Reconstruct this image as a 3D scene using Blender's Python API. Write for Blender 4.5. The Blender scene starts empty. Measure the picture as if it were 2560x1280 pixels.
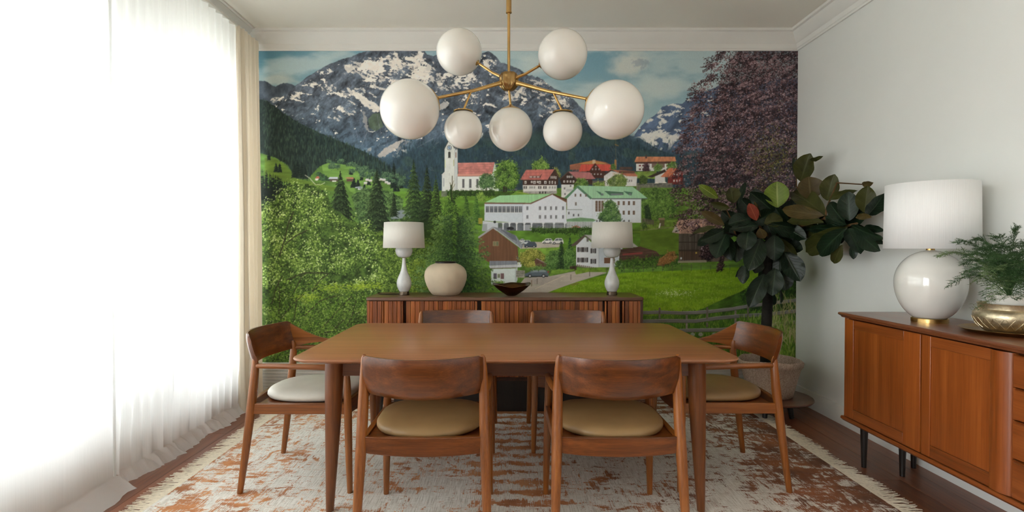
# Dining room with a mural of an alpine village: everything is built here in code.
import bpy, bmesh, math, random
import numpy as np
from mathutils import Vector, Matrix, noise as mnoise

random.seed(4)
scene = bpy.context.scene
COL = scene.collection
PI = math.pi

# ======================================================================= camera, sky, light, exposure
FPX = 1350.0                                   # focal length for a frame 2560 wide
CAMZ = 1.245
PITCH = math.atan(20 / FPX)                    # looking very slightly down
VPX = 1262.0
cam_data = bpy.data.cameras.new('camera')
cam = bpy.data.objects.new('camera', cam_data)
COL.objects.link(cam)
cam_data.sensor_width = 36.0
cam_data.lens = FPX / 2560 * 36.0
cam_data.shift_x = (1280 - VPX) / 2560
cam_data.clip_start = 0.05
cam.location = (0, 0, CAMZ)
cam.rotation_euler = (PI / 2 - PITCH, 0, 0)
scene.camera = cam

world = bpy.data.worlds.new('overcast_sky')
scene.world = world
world.use_nodes = True
bg = world.node_tree.nodes['Background']
bg.inputs['Color'].default_value = (0.985, 0.995, 1.0, 1)
bg.inputs['Strength'].default_value = 6.0

WX = -2.44                                     # inner face of the window wall
WINS = [(0.25, 3.14, 0.42, 2.48), (3.33, 4.34, 0.32, 2.62), (-2.75, -0.1, 0.1, 2.85), (-5.8, -3.6, 0.3, 2.6)]   # y0, y1, z0, z1; last two unseen, added behind the camera for more daylight
for i, (y0, y1, z0, z1) in enumerate(WINS):    # daylight portals in the window openings, added ones too
    ld = bpy.data.lights.new('window_portal', 'AREA')
    ld.shape = 'RECTANGLE'; ld.size = z1 - z0; ld.size_y = y1 - y0
    ld.cycles.is_portal = True
    lo = bpy.data.objects.new('window_portal', ld)
    lo.location = (WX - 0.16, (y0 + y1) / 2, (z0 + z1) / 2)
    lo.rotation_euler = (0, -PI / 2, 0)
    COL.objects.link(lo)

vs = scene.view_settings
vs.view_transform = 'Standard'
vs.look = 'None'
vs.gamma = 1.0
vs.exposure = 1.05
vs.use_curve_mapping = False
cy = scene.cycles
cy.use_denoising = True
cy.max_bounces = 10; cy.diffuse_bounces = 6; cy.glossy_bounces = 4; cy.transmission_bounces = 6; cy.transparent_max_bounces = 12
cy.caustics_reflective = False; cy.caustics_refractive = False
cy.sample_clamp_indirect = 12.0

# ======================================================================= helpers
_TH = PITCH
def at(px, py, Y):
    """world point seen at (px, py) of the photograph at depth Y"""
    cx = (px - VPX) / FPX; cyy = -(py - 640) / FPX
    d = Vector((cx, math.cos(_TH) + cyy * math.sin(_TH), -math.sin(_TH) + cyy * math.cos(_TH)))
    t = Y / d.y
    return Vector((0, 0, CAMZ)) + d * t

ORG = {}                                        # world origin of every thing and part
def thing(name, label, cat, loc=(0, 0, 0), rotz=0.0, group=None):
    o = bpy.data.objects.new(name, None)
    COL.objects.link(o)
    o.empty_display_size = 0.1
    o.location = loc; o.rotation_euler = (0, 0, rotz)
    o['label'] = label; o['category'] = cat
    if group: o['group'] = group
    ORG[o.name] = Vector(loc)
    return o

def obj(name, bm, mat, parent=None, smooth=True, local=False, angle=40, bevel=0):
    """link a bmesh as ONE object; given in world coordinates unless local"""
    if parent is not None and not local:
        bmesh.ops.translate(bm, vec=-ORG[parent.name], verts=bm.verts)
    bmesh.ops.recalc_face_normals(bm, faces=bm.faces)
    me = bpy.data.meshes.new(name)
    bm.to_mesh(me); bm.free()
    for m in (mat if isinstance(mat, (list, tuple)) else [mat]): me.materials.append(m)
    if smooth:
        me.polygons.foreach_set('use_smooth', [True] * len(me.polygons))
        if angle < 180: me.set_sharp_from_angle(angle=math.radians(angle))
    o = bpy.data.objects.new(name, me)
    COL.objects.link(o)
    if parent is not None:
        o.parent = parent
        ORG[o.name] = ORG[parent.name]
    else:
        ORG[o.name] = Vector((0, 0, 0))
    if bevel:
        b = o.modifiers.new('bevel', 'BEVEL'); b.width = bevel; b.segments = 2; b.limit_method = 'ANGLE'; b.angle_limit = math.radians(35)
    return o

def tag(o, label, cat, group=None):
    o['label'] = label; o['category'] = cat
    if group: o['group'] = group
    return o

def struct(name, bm, mat, parent=None, **k):
    o = obj(name, bm, mat, parent, **k)
    if parent is None: o['kind'] = 'structure'
    return o

def B(): return bmesh.new()

def box(bm, x0, y0, z0, x1, y1, z1):
    v = [bm.verts.new(p) for p in ((x0, y0, z0), (x1, y0, z0), (x1, y1, z0), (x0, y1, z0), (x0, y0, z1), (x1, y0, z1), (x1, y1, z1), (x0, y1, z1))]
    for f in ((0, 3, 2, 1), (4, 5, 6, 7), (0, 1, 5, 4), (1, 2, 6, 5), (2, 3, 7, 6), (3, 0, 4, 7)): bm.faces.new([v[i] for i in f])
    return bm

def frame_of(d):
    d = d.normalized()
    u = d.cross(Vector((0, 0, 1)))
    if u.length < 1e-3: u = Vector((1, 0, 0))
    u.normalize()
    return u, d.cross(u).normalized()

def tube(bm, pts, rad, n=12, caps=True, squash=1.0, up=None):
    """round bar through points with a radius per point; squash flattens it along its second axis"""
    pts = [Vector(p) for p in pts]
    if not isinstance(rad, (list, tuple)): rad = [rad] * len(pts)
    rings = []
    pu = None
    for i, p in enumerate(pts):
        d = (pts[min(i + 1, len(pts) - 1)] - pts[max(i - 1, 0)]).normalized()
        if up is not None:
            u = d.cross(Vector(up)).normalized(); w = d.cross(u).normalized()
        elif pu is None: u, w = frame_of(d)
        else:
            u = (pu - d * pu.dot(d)).normalized(); w = d.cross(u).normalized()
        pu = u
        rings.append([bm.verts.new(p + u * math.cos(2 * PI * k / n) * rad[i] + w * math.sin(2 * PI * k / n) * rad[i] * squash) for k in range(n)])
    for a, b in zip(rings[:-1], rings[1:]):
        for k in range(n): bm.faces.new((a[k], a[(k + 1) % n], b[(k + 1) % n], b[k]))
    if caps:
        bm.faces.new(rings[0][::-1]); bm.faces.new(rings[-1])
    return bm

def lathe(bm, prof, c=(0, 0, 0), n=48, close=True, wob=None):
    """turned shape: prof is a list of (radius, z)"""
    c = Vector(c); rings = []
    for r, z in prof:
        if r < 1e-5: rings.append([bm.verts.new(c + Vector((0, 0, z)))])
        else:
            ring = []
            for k in range(n):
                a = 2 * PI * k / n; q = wob(a, z) if wob else 1.0
                ring.append(bm.verts.new(c + Vector((r * q * math.cos(a), r * q * math.sin(a), z))))
            rings.append(ring)
    for a, b in zip(rings[:-1], rings[1:]):
        if len(a) == 1 and len(b) == 1: continue
        for k in range(n):
            if len(a) == 1: bm.faces.new((a[0], b[(k + 1) % n], b[k]))
            elif len(b) == 1: bm.faces.new((a[k], a[(k + 1) % n], b[0]))
            else: bm.faces.new((a[k], a[(k + 1) % n], b[(k + 1) % n], b[k]))
    if close:
        if len(rings[0]) > 1: bm.faces.new(rings[0][::-1])
        if len(rings[-1]) > 1: bm.faces.new(rings[-1])
    return bm

def loft(bm, rings, caps=True, closed=True):
    """skin a list of point loops"""
    R = [[bm.verts.new(p) for p in r] for r in rings]
    n = len(R[0])
    for a, b in zip(R[:-1], R[1:]):
        for k in range(n if closed else n - 1): bm.faces.new((a[k], a[(k + 1) % n], b[(k + 1) % n], b[k]))
    if caps and closed:
        bm.faces.new(R[0][::-1]); bm.faces.new(R[-1])
    return bm

def prism(bm, prof, p0, p1, flip=False):
    """a profile of (out, z) swept in a straight line from p0 to p1 (horizontal); out points to the left of travel"""
    p0, p1 = Vector(p0), Vector(p1)
    d = (p1 - p0).normalized(); o = Vector((-d.y, d.x, 0)) * (-1 if flip else 1)
    return loft(bm, [[p + o * a + Vector((0, 0, z)) for a, z in prof] for p in (p0, p1)])

def rounded(w, d, r, n=8, cx=0, cy_=0, bow=0.0):
    """loop of a rounded rectangle w x d, long sides bowed out by bow"""
    pts = []
    for sx, sy, a0 in ((1, 1, 0), (-1, 1, PI / 2), (-1, -1, PI), (1, -1, 3 * PI / 2)):
        for k in range(n + 1):
            a = a0 + PI / 2 * k / n
            pts.append((cx + sx * (w / 2 - r) + r * math.cos(a), cy_ + sy * (d / 2 - r) + r * math.sin(a)))
    return pts

# ======================================================================= materials
def lin(c):
    return tuple(((v / 255) / 12.92 if v / 255 <= .04045 else ((v / 255 + .055) / 1.055) ** 2.4) for v in c) + (1.0,)

def newmat(name):
    m = bpy.data.materials.new(name); m.use_nodes = True
    nt = m.node_tree; nt.nodes.clear()
    out = nt.nodes.new('ShaderNodeOutputMaterial')
    p = nt.nodes.new('ShaderNodeBsdfPrincipled')
    nt.links.new(p.outputs[0], out.inputs[0])
    return m, nt, p, out

def nd(nt, typ, **k):
    n = nt.nodes.new(typ)
    for a, b in k.items():
        if a.startswith('i_'): n.inputs[a[2:].replace('_', ' ')].default_value = b
        else: setattr(n, a, b)
    return n

def mapped(nt, scale=(1, 1, 1), rnd=True):
    tc = nd(nt, 'ShaderNodeTexCoord'); mp = nd(nt, 'ShaderNodeMapping')
    mp.inputs['Scale'].default_value = scale
    nt.links.new(tc.outputs['Object'], mp.inputs['Vector'])
    if rnd:
        oi = nd(nt, 'ShaderNodeObjectInfo'); mm = nd(nt, 'ShaderNodeMath', operation='MULTIPLY'); mm.inputs[1].default_value = 37.0
        nt.links.new(oi.outputs['Random'], mm.inputs[0]); nt.links.new(mm.outputs[0], mp.inputs['Location'])
    return mp

def ramp(nt, fac, stops):
    r = nd(nt, 'ShaderNodeValToRGB')
    e = r.color_ramp.elements
    while len(e) > 1: e.remove(e[-1])
    e[0].position, e[0].color = stops[0]
    for p, c in stops[1:]:
        x = e.new(p); x.color = c
    nt.links.new(fac, r.inputs[0])
    return r

def bump(nt, p, height, strength=.2, dist=.01):
    b = nd(nt, 'ShaderNodeBump'); b.inputs['Strength'].default_value = strength; b.inputs['Distance'].default_value = dist
    nt.links.new(height, b.inputs['Height']); nt.links.new(b.outputs[0], p.inputs['Normal'])

def plain(name, col, rough=.6, metal=0.0, var=.06, nscale=40, bmp=0.0, spec=.5, coat=0.0):
    """one colour with faint mottling"""
    m, nt, p, _ = newmat(name)
    mp = mapped(nt)
    n = nd(nt, 'ShaderNodeTexNoise', i_Scale=nscale, i_Detail=4.0)
    nt.links.new(mp.outputs[0], n.inputs['Vector'])
    c = lin(col)
    r = ramp(nt, n.outputs['Fac'], [(.3, tuple(x * (1 - var) for x in c[:3]) + (1,)), (.7, tuple(min(1, x * (1 + var)) for x in c[:3]) + (1,))])
    nt.links.new(r.outputs[0], p.inputs['Base Color'])
    p.inputs['Roughness'].default_value = rough; p.inputs['Metallic'].default_value = metal
    p.inputs['Specular IOR Level'].default_value = spec
    p.inputs['Coat Weight'].default_value = coat
    if bmp: bump(nt, p, n.outputs['Fac'], bmp)
    return m

def wood(name, dark, mid, light, axis='x', rough=.35, fine=1.0, coat=.25, rnd=.25, streak=1.0, bmp=.03):
    """long-grained timber; the grain runs along the given object axis"""
    m, nt, p, _ = newmat(name)
    s = {'x': (1.5, 46, 46), 'y': (46, 1.5, 46), 'z': (46, 46, 1.5)}[axis]
    mp = mapped(nt, tuple(v * fine for v in s))
    warp = nd(nt, 'ShaderNodeTexNoise', i_Scale=.45, i_Detail=3.0, i_Distortion=.9)
    nt.links.new(mp.outputs[0], warp.inputs['Vector'])
    g = nd(nt, 'ShaderNodeTexNoise', i_Scale=1.1, i_Detail=7.0, i_Roughness=.62, i_Distortion=.5)
    nt.links.new(mp.outputs[0], g.inputs['Vector'])
    f = nd(nt, 'ShaderNodeTexNoise', i_Scale=7.0, i_Detail=3.0)
    nt.links.new(mp.outputs[0], f.inputs['Vector'])
    a = nd(nt, 'ShaderNodeMix'); a.inputs[0].default_value = .5
    nt.links.new(warp.outputs['Fac'], a.inputs[2]); nt.links.new(g.outputs['Fac'], a.inputs[3])
    b = nd(nt, 'ShaderNodeMix'); b.inputs[0].default_value = .22
    nt.links.new(a.outputs[0], b.inputs[2]); nt.links.new(f.outputs['Fac'], b.inputs[3])
    w = .17 / streak
    r = ramp(nt, b.outputs[0], [(.5 - w, lin(dark)), (.5, lin(mid)), (.5 + w, lin(light))])
    oi = nd(nt, 'ShaderNodeObjectInfo')
    mr = nd(nt, 'ShaderNodeMapRange'); mr.inputs['To Min'].default_value = 1 - rnd; mr.inputs['To Max'].default_value = 1 + rnd * .6
    nt.links.new(oi.outputs['Random'], mr.inputs['Value'])
    mu = nd(nt, 'ShaderNodeMix', data_type='RGBA', blend_type='MULTIPLY'); mu.inputs[0].default_value = 1.0
    nt.links.new(r.outputs[0], mu.inputs[6]); nt.links.new(mr.outputs[0], mu.inputs[7])
    nt.links.new(mu.outputs[2], p.inputs['Base Color'])
    rr = nd(nt, 'ShaderNodeMapRange'); rr.inputs['To Min'].default_value = rough - .06; rr.inputs['To Max'].default_value = rough + .1
    nt.links.new(g.outputs['Fac'], rr.inputs['Value']); nt.links.new(rr.outputs[0], p.inputs['Roughness'])
    p.inputs['Coat Weight'].default_value = coat; p.inputs['Coat Roughness'].default_value = .22
    bump(nt, p, b.outputs[0], bmp, .003)
    return m

M = {}
M['wall'] = plain('matt_wall_paint', (229, 230, 226), .85, var=.015, nscale=3, spec=.2)
M['ceiling'] = plain('ceiling_paint', (240, 236, 226), .9, var=.015, nscale=2, spec=.2)
M['trim'] = plain('satin_trim_paint', (232, 231, 226), .45, var=.015, nscale=6, spec=.3)
M['base_grey'] = plain('grey_panel_paint', (196, 194, 188), .5, var=.04, nscale=9, spec=.3)
M['floor'] = wood('dark_floor_board', (94, 52, 31), (132, 77, 48), (160, 101, 67), 'y', .34, .8, .12, .2)
M['chair_x'] = wood('walnut_along_x', (60, 29, 9), (102, 52, 17), (138, 78, 31), 'x', .3, 1.0, .35, .06)
M['chair_z'] = wood('walnut_along_z', (94, 50, 17), (142, 81, 30), (174, 108, 48), 'z', .32, 1.0, .3, .06)
M['chair_y'] = wood('walnut_along_y', (90, 48, 16), (136, 77, 29), (168, 104, 46), 'y', .32, 1.0, .3, .06)
M['table_top'] = wood('tabletop_veneer', (136, 86, 53), (162, 106, 68), (181, 125, 85), 'x', .3, .8, .2, .0, .8, .0)
M['table_x'] = wood('table_wood_along_x', (66, 35, 18), (90, 50, 27), (112, 65, 36), 'x', .35, 1.0, .2, .05)
M['table_y'] = wood('table_wood_along_y', (66, 35, 18), (90, 50, 27), (112, 65, 36), 'y', .35, 1.0, .2, .05)
M['table_z'] = wood('table_wood_along_z', (76, 40, 16), (112, 62, 26), (140, 84, 40), 'z', .35, 1.0, .2, .05)
M['slat'] = wood('rosewood_slat', (82, 40, 16), (150, 80, 36), (194, 120, 62), 'z', .38, .8, .15, .30, 1.3)
M['side_x'] = wood('rosewood_top', (84, 56, 40), (110, 78, 58), (132, 98, 76), 'x', .34, .9, .12, .0)
M['side_dark'] = wood('rosewood_dark', (40, 22, 14), (64, 34, 20), (88, 50, 30), 'z', .4, .9, .2, .1)
M['cab_z'] = wood('teak_along_z', (104, 49, 15), (144, 73, 26), (170, 94, 39), 'z', .32, .45, .3, .1)
M['cab_y'] = wood('teak_along_y', (100, 48, 16), (136, 69, 26), (160, 88, 38), 'y', .32, .6, .3, .08)
M['cab_top'] = wood('teak_top', (98, 54, 32), (126, 74, 46), (146, 92, 60), 'y', .28, .6, .35, .0)
M['ebony'] = wood('ebonised_leg', (16, 12, 10), (26, 20, 16), (38, 28, 22), 'z', .4, 1.0, .2, .0)
M['leather'] = plain('tan_leather', (152, 122, 82), .38, var=.06, nscale=14, bmp=.02, spec=.45)
M['leather_lit'] = plain('window_lit_leather', (206, 202, 192), .38, var=.04, nscale=14, bmp=.02, spec=.45)  # the tan leather again, window light put into its colour
M['brass'] = plain('aged_brass', (204, 168, 108), .26, 1.0, .12, 18)
M['brass_hammered'] = plain('hammered_brass', (204, 190, 160), .42, 1.0, .16, 90, bmp=.12)
M['brass_dark'] = plain('dark_brass', (160, 130, 84), .3, 1.0, .15, 30)
M['pewter'] = plain('dull_pewter', (112, 98, 84), .4, .9, .15, 30)
M['bronze'] = plain('dark_bronze', (96, 70, 44), .22, 1.0, .3, 9, bmp=.1)
M['ceramic'] = plain('white_glazed_ceramic', (226, 224, 218), .14, var=.03, nscale=9, spec=.6, coat=.6)
M['marble_white'] = plain('mottled_white_glass', (214, 216, 216), .22, var=.07, nscale=26, spec=.5, coat=.4)
M['stoneware'] = plain('sand_stoneware', (206, 190, 166), .8, var=.1, nscale=7, bmp=.25, spec=.25)
M['black'] = plain('black_rim', (34, 26, 22), .5, var=.1)
M['cord'] = plain('dark_cord', (40, 32, 28), .6, var=.1)
M['bark'] = plain('dark_bark', (34, 32, 28), .8, var=.35, nscale=26, bmp=.5, spec=.2)
M['twig'] = plain('brown_twig', (92, 66, 38), .7, var=.2, nscale=20, bmp=.2, spec=.3)
M['soil'] = plain('potting_soil', (46, 34, 26), .95, var=.4, nscale=60, bmp=.8, spec=.1)
M['stand'] = wood('stand_wood', (70, 42, 30), (102, 64, 46), (128, 88, 66), 'x', .3, .8, .3, .0)
M['white_pot'] = plain('white_inner_pot', (216, 212, 204), .4, var=.03)
M['stucco'] = plain('pale_stucco', (224, 228, 232), .9, var=.03, nscale=4, spec=.2)
M['outside_pane'] = plain('far_window_pane', (150, 170, 190), .2, var=.05)
M['bounce_ground'] = plain('pale_bounce_ground', (228, 226, 220), .9, var=.05, nscale=3, spec=.2)  # near white so that it bounces daylight up to the ceiling

def opal():
    m, nt, p, _ = newmat('opal_glass')
    mp = mapped(nt, (3, 3, 3))
    n = nd(nt, 'ShaderNodeTexNoise', i_Scale=2.0, i_Detail=2.0); nt.links.new(mp.outputs[0], n.inputs['Vector'])
    r = ramp(nt, n.outputs['Fac'], [(.3, lin((240, 238, 231))), (.7, lin((245, 243, 237)))])
    nt.links.new(r.outputs[0], p.inputs['Base Color'])
    p.inputs['Roughness'].default_value = .18; p.inputs['Coat Weight'].default_value = .5; p.inputs['Coat Roughness'].default_value = .12
    p.inputs['Subsurface Weight'].default_value = .35; p.inputs['Subsurface Radius'].default_value = (.06, .055, .05)
    return m
M['opal'] = opal()

def cloth(name, col, clear, through, weave=420, alpha_noise=False):
    """woven curtain: part clear, part lit through, part matt"""
    m, nt, p, out = newmat(name)
    nt.nodes.remove(p)
    mp = mapped(nt, (weave, weave, 3), False)
    n = nd(nt, 'ShaderNodeTexNoise', i_Scale=1.0, i_Detail=2.0); nt.links.new(mp.outputs[0], n.inputs['Vector'])
    c = lin(col)
    r = ramp(nt, n.outputs['Fac'], [(.3, tuple(v * .95 for v in c[:3]) + (1,)), (.7, c)])
    d = nd(nt, 'ShaderNodeBsdfDiffuse'); t = nd(nt, 'ShaderNodeBsdfTranslucent')
    nt.links.new(r.outputs[0], d.inputs[0]); nt.links.new(r.outputs[0], t.inputs[0])
    a = nd(nt, 'ShaderNodeMixShader'); a.inputs[0].default_value = through
    nt.links.new(d.outputs[0], a.inputs[1]); nt.links.new(t.outputs[0], a.inputs[2])
    if clear > 0:
        tr = nd(nt, 'ShaderNodeBsdfTransparent')
        b = nd(nt, 'ShaderNodeMixShader')
        lw = nd(nt, 'ShaderNodeLayerWeight'); lw.inputs['Blend'].default_value = .5      # a weave closes up when seen edge-on
        mr = nd(nt, 'ShaderNodeMapRange'); mr.inputs['To Min'].default_value = clear; mr.inputs['To Max'].default_value = 0.0
        nt.links.new(lw.outputs['Facing'], mr.inputs['Value']); nt.links.new(mr.outputs[0], b.inputs[0])
        nt.links.new(a.outputs[0], b.inputs[1]); nt.links.new(tr.outputs[0], b.inputs[2])
        nt.links.new(b.outputs[0], out.inputs[0])
    else: nt.links.new(a.outputs[0], out.inputs[0])
    return m
M['sheer'] = cloth('white_sheer', (249, 250, 250), .09, .50)
M['drape'] = cloth('cream_drape', (232, 222, 205), 0.0, .22)
M['shade'] = cloth('linen_shade', (240, 237, 230), 0.0, .15, 500)
M['shade_big'] = cloth('pleated_white_shade', (250, 250, 249), 0.0, .1, 500)

def glass():
    m, nt, p, out = newmat('window_glass')
    nt.nodes.remove(p)
    g = nd(nt, 'ShaderNodeBsdfGlossy'); g.inputs['Roughness'].default_value = .02
    t = nd(nt, 'ShaderNodeBsdfTransparent'); t.inputs[0].default_value = (.95, .97, .97, 1)
    x = nd(nt, 'ShaderNodeMixShader'); fr = nd(nt, 'ShaderNodeFresnel', i_IOR=1.3)
    nt.links.new(fr.outputs[0], x.inputs[0]); nt.links.new(t.outputs[0], x.inputs[1]); nt.links.new(g.outputs[0], x.inputs[2])
    nt.links.new(x.outputs[0], out.inputs[0])
    return m
M['glass'] = glass()

def leaf_mat(name, top, vein, rough=.3, trans=.0):
    m, nt, p, out = newmat(name)
    uv = nd(nt, 'ShaderNodeUVMap')
    sx = nd(nt, 'ShaderNodeSeparateXYZ'); nt.links.new(uv.outputs[0], sx.inputs[0])
    # side veins slant away from the midrib
    ab = nd(nt, 'ShaderNodeMath', operation='ABSOLUTE'); nt.links.new(sx.outputs[0], ab.inputs[0])
    k = nd(nt, 'ShaderNodeMath', operation='MULTIPLY_ADD'); k.inputs[1].default_value = -.28
    nt.links.new(ab.outputs[0], k.inputs[0]); nt.links.new(sx.outputs[1], k.inputs[2])
    w = nd(nt, 'ShaderNodeMath', operation='MULTIPLY'); w.inputs[1].default_value = 50.0; nt.links.new(k.outputs[0], w.inputs[0])
    s = nd(nt, 'ShaderNodeMath', operation='SINE'); nt.links.new(w.outputs[0], s.inputs[0])
    r1 = ramp(nt, s.outputs[0], [(.0, (0, 0, 0, 1)), (.9, (0, 0, 0, 1)), (1.0, (.55, .55, .55, 1))])
    r2 = ramp(nt, ab.outputs[0], [(.0, (1, 1, 1, 1)), (.05, (.8, .8, .8, 1)), (.09, (0, 0, 0, 1))])
    mx = nd(nt, 'ShaderNodeMath', operation='MAXIMUM'); nt.links.new(r1.outputs[0], mx.inputs[0]); nt.links.new(r2.outputs[0], mx.inputs[1])
    mp = mapped(nt, (9, 9, 9)); n = nd(nt, 'ShaderNodeTexNoise', i_Scale=1.5, i_Detail=4.0); nt.links.new(mp.outputs[0], n.inputs['Vector'])
    c = lin(top)
    base = ramp(nt, n.outputs['Fac'], [(.3, tuple(v * .72 for v in c[:3]) + (1,)), (.7, tuple(v * 1.25 for v in c[:3]) + (1,))])
    mi = nd(nt, 'ShaderNodeMix', data_type='RGBA'); nt.links.new(mx.outputs[0], mi.inputs[0]); nt.links.new(base.outputs[0], mi.inputs[6]); mi.inputs[7].default_value = lin(vein)
    nt.links.new(mi.outputs[2], p.inputs['Base Color'])
    p.inputs['Roughness'].default_value = rough; p.inputs['Specular IOR Level'].default_value = .32
    bump(nt, p, mx.outputs[0], .35, .004)
    return m
M['leaf_dark'] = leaf_mat('dark_fig_leaf', (19, 35, 20), (44, 60, 42), .34)
M['leaf_olive'] = leaf_mat('olive_fig_leaf', (58, 60, 24), (70, 72, 40), .42)
M['leaf_brown'] = leaf_mat('bronze_fig_leaf', (76, 62, 30), (88, 78, 46), .45)
M['leaf_lime'] = leaf_mat('young_fig_leaf', (96, 116, 32), (140, 150, 74), .4)
M['leaf_red'] = leaf_mat('red_fig_leaf', (128, 52, 34), (150, 82, 60), .45)
M['frond'] = plain('fern_needle', (52, 80, 40), .6, var=.3, nscale=30, spec=.3)
M['frond_pale'] = plain('pale_fern_needle', (96, 116, 72), .6, var=.3, nscale=30, spec=.3)

def basket():
    m, nt, p, _ = newmat('woven_basket')
    mp = mapped(nt, (1, 1, 1), False)
    sp = nd(nt, 'ShaderNodeTexNoise', i_Scale=130.0, i_Detail=2.0); nt.links.new(mp.outputs[0], sp.inputs['Vector'])
    n = nd(nt, 'ShaderNodeTexNoise', i_Scale=6.0, i_Detail=5.0); nt.links.new(mp.outputs[0], n.inputs['Vector'])
    x = nd(nt, 'ShaderNodeMix'); x.inputs[0].default_value = .3; nt.links.new(sp.outputs['Fac'], x.inputs[2]); nt.links.new(n.outputs['Fac'], x.inputs[3])
    r = ramp(nt, x.outputs[0], [(.30, lin((142, 120, 104))), (.5, lin((180, 158, 140))), (.70, lin((202, 184, 168)))])
    nt.links.new(r.outputs[0], p.inputs['Base Color']); p.inputs['Roughness'].default_value = .9
    bump(nt, p, sp.outputs['Fac'], .25, .004)
    return m
M['basket'] = basket()

def rug_mat():
    """worn hand-knotted pattern: cream ground, rust motifs rubbed away, darker border at the ends"""
    m, nt, p, _ = newmat('worn_rug_pile')
    tc = nd(nt, 'ShaderNodeTexCoord')
    def N(sc, scale, det=4.0, rough=.55, dist=0.0):
        mp = nd(nt, 'ShaderNodeMapping'); mp.inputs['Scale'].default_value = sc; nt.links.new(tc.outputs['Object'], mp.inputs['Vector'])
        n = nd(nt, 'ShaderNodeTexNoise', i_Scale=scale, i_Detail=det, i_Roughness=rough, i_Distortion=dist); nt.links.new(mp.outputs[0], n.inputs['Vector']); return n.outputs['Fac']
    def math_(op, a, b):
        n = nd(nt, 'ShaderNodeMath', operation=op)
        for i, v in enumerate((a, b)):
            if isinstance(v, (int, float)): n.inputs[i].default_value = v
            else: nt.links.new(v, n.inputs[i])
        return n.outputs[0]
    def mr(v, a, b, c=0.0, d=1.0):
        n = nd(nt, 'ShaderNodeMapRange', interpolation_type='SMOOTHSTEP')
        n.inputs['From Min'].default_value = a; n.inputs['From Max'].default_value = b; n.inputs['To Min'].default_value = c; n.inputs['To Max'].default_value = d
        nt.links.new(v, n.inputs['Value']); return n.outputs[0]
    sx = nd(nt, 'ShaderNodeSeparateXYZ'); nt.links.new(tc.outputs['Object'], sx.inputs[0])
    X, Y = sx.outputs[0], sx.outputs[1]
    ax = math_('ABSOLUTE', X, 0)
    blot = N((1.0, 1.0, 1), 3.6, 6.0, .6, .6)            # big worn areas
    blotx = N((3.4, 9.5, 1), 1.9, 7.0, .72, .4)          # motif fragments, wider than deep
    bloty = N((9.0, 3.6, 1), 1.9, 7.0, .72, .4)
    weft = N((26, 240, 1), 1.0, 2.0, .5)                 # rows of knots
    warp = N((190, 9, 1), 1.0, 2.0, .5)
    # bands across the rug at its ends and its middle
    wav = nd(nt, 'ShaderNodeTexWave', wave_type='BANDS', bands_direction='Y', i_Scale=2.6, i_Distortion=2.5, i_Detail=3.0, i_Detail_Scale=2.0)
    nt.links.new(tc.outputs['Object'], wav.inputs['Vector'])
    ends = mr(ax, 1.05, 1.62)
    ends_r = mr(X, 1.0, 1.6)
    mid = mr(ax, .36, .16)
    far = mr(Y, .9, 1.35)
    dens = math_('ADD', math_('MULTIPLY', ends, .055), math_('ADD', math_('MULTIPLY', ends_r, .065), math_('ADD', math_('MULTIPLY', mid, .06), math_('MULTIPLY', far, .09))))
    frag = math_('ADD', math_('MAXIMUM', blotx, math_('SUBTRACT', bloty, .01)), math_('MULTIPLY', math_('SUBTRACT', N((16, 30, 1), 1.6, 4.0, .7), .5), .22))
    v = math_('ADD', math_('ADD', frag, dens), math_('ADD', math_('MULTIPLY', math_('SUBTRACT', blot, .5), .42), math_('ADD', math_('MULTIPLY', math_('SUBTRACT', warp, .5), .34), math_('MULTIPLY', math_('SUBTRACT', weft, .5), .14))))
    v = math_('ADD', v, math_('MULTIPLY', math_('MULTIPLY', math_('SUBTRACT', wav.outputs['Fac'], .5), .16), math_('MAXIMUM', mid, far)))
    rust = mr(v, .560, .640)
    tone = N((2.2, 2.2, 1), 2.0, 4.0)
    rc = ramp(nt, tone, [(.35, lin((160, 94, 46))), (.5, lin((198, 126, 70))), (.65, lin((218, 158, 106)))])
    rc2 = ramp(nt, tone, [(.35, lin((104, 57, 27))), (.65, lin((164, 94, 46)))])
    rmix = nd(nt, 'ShaderNodeMix', data_type='RGBA'); nt.links.new(mr(X, -.3, 1.1), rmix.inputs[0]); nt.links.new(rc.outputs[0], rmix.inputs[6]); nt.links.new(rc2.outputs[0], rmix.inputs[7])
    gc = ramp(nt, math_('ADD', math_('MULTIPLY', warp, .6), math_('MULTIPLY', weft, .4)), [(.36, lin((196, 189, 178))), (.5, lin((234, 231, 223))), (.66, lin((247, 245, 240)))])
    mx = nd(nt, 'ShaderNodeMix', data_type='RGBA'); nt.links.new(math_('MULTIPLY', rust, .92), mx.inputs[0]); nt.links.new(gc.outputs[0], mx.inputs[6]); nt.links.new(rmix.outputs[2], mx.inputs[7])
    nt.links.new(mx.outputs[2], p.inputs['Base Color'])
    p.inputs['Roughness'].default_value = .95; p.inputs['Specular IOR Level'].default_value = .1
    bump(nt, p, math_('ADD', warp, weft), .3, .004)
    return m
M['rug'] = rug_mat()
M['fringe'] = plain('cream_fringe', (228, 218, 198), .9, var=.1, nscale=60, spec=.1)

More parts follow.
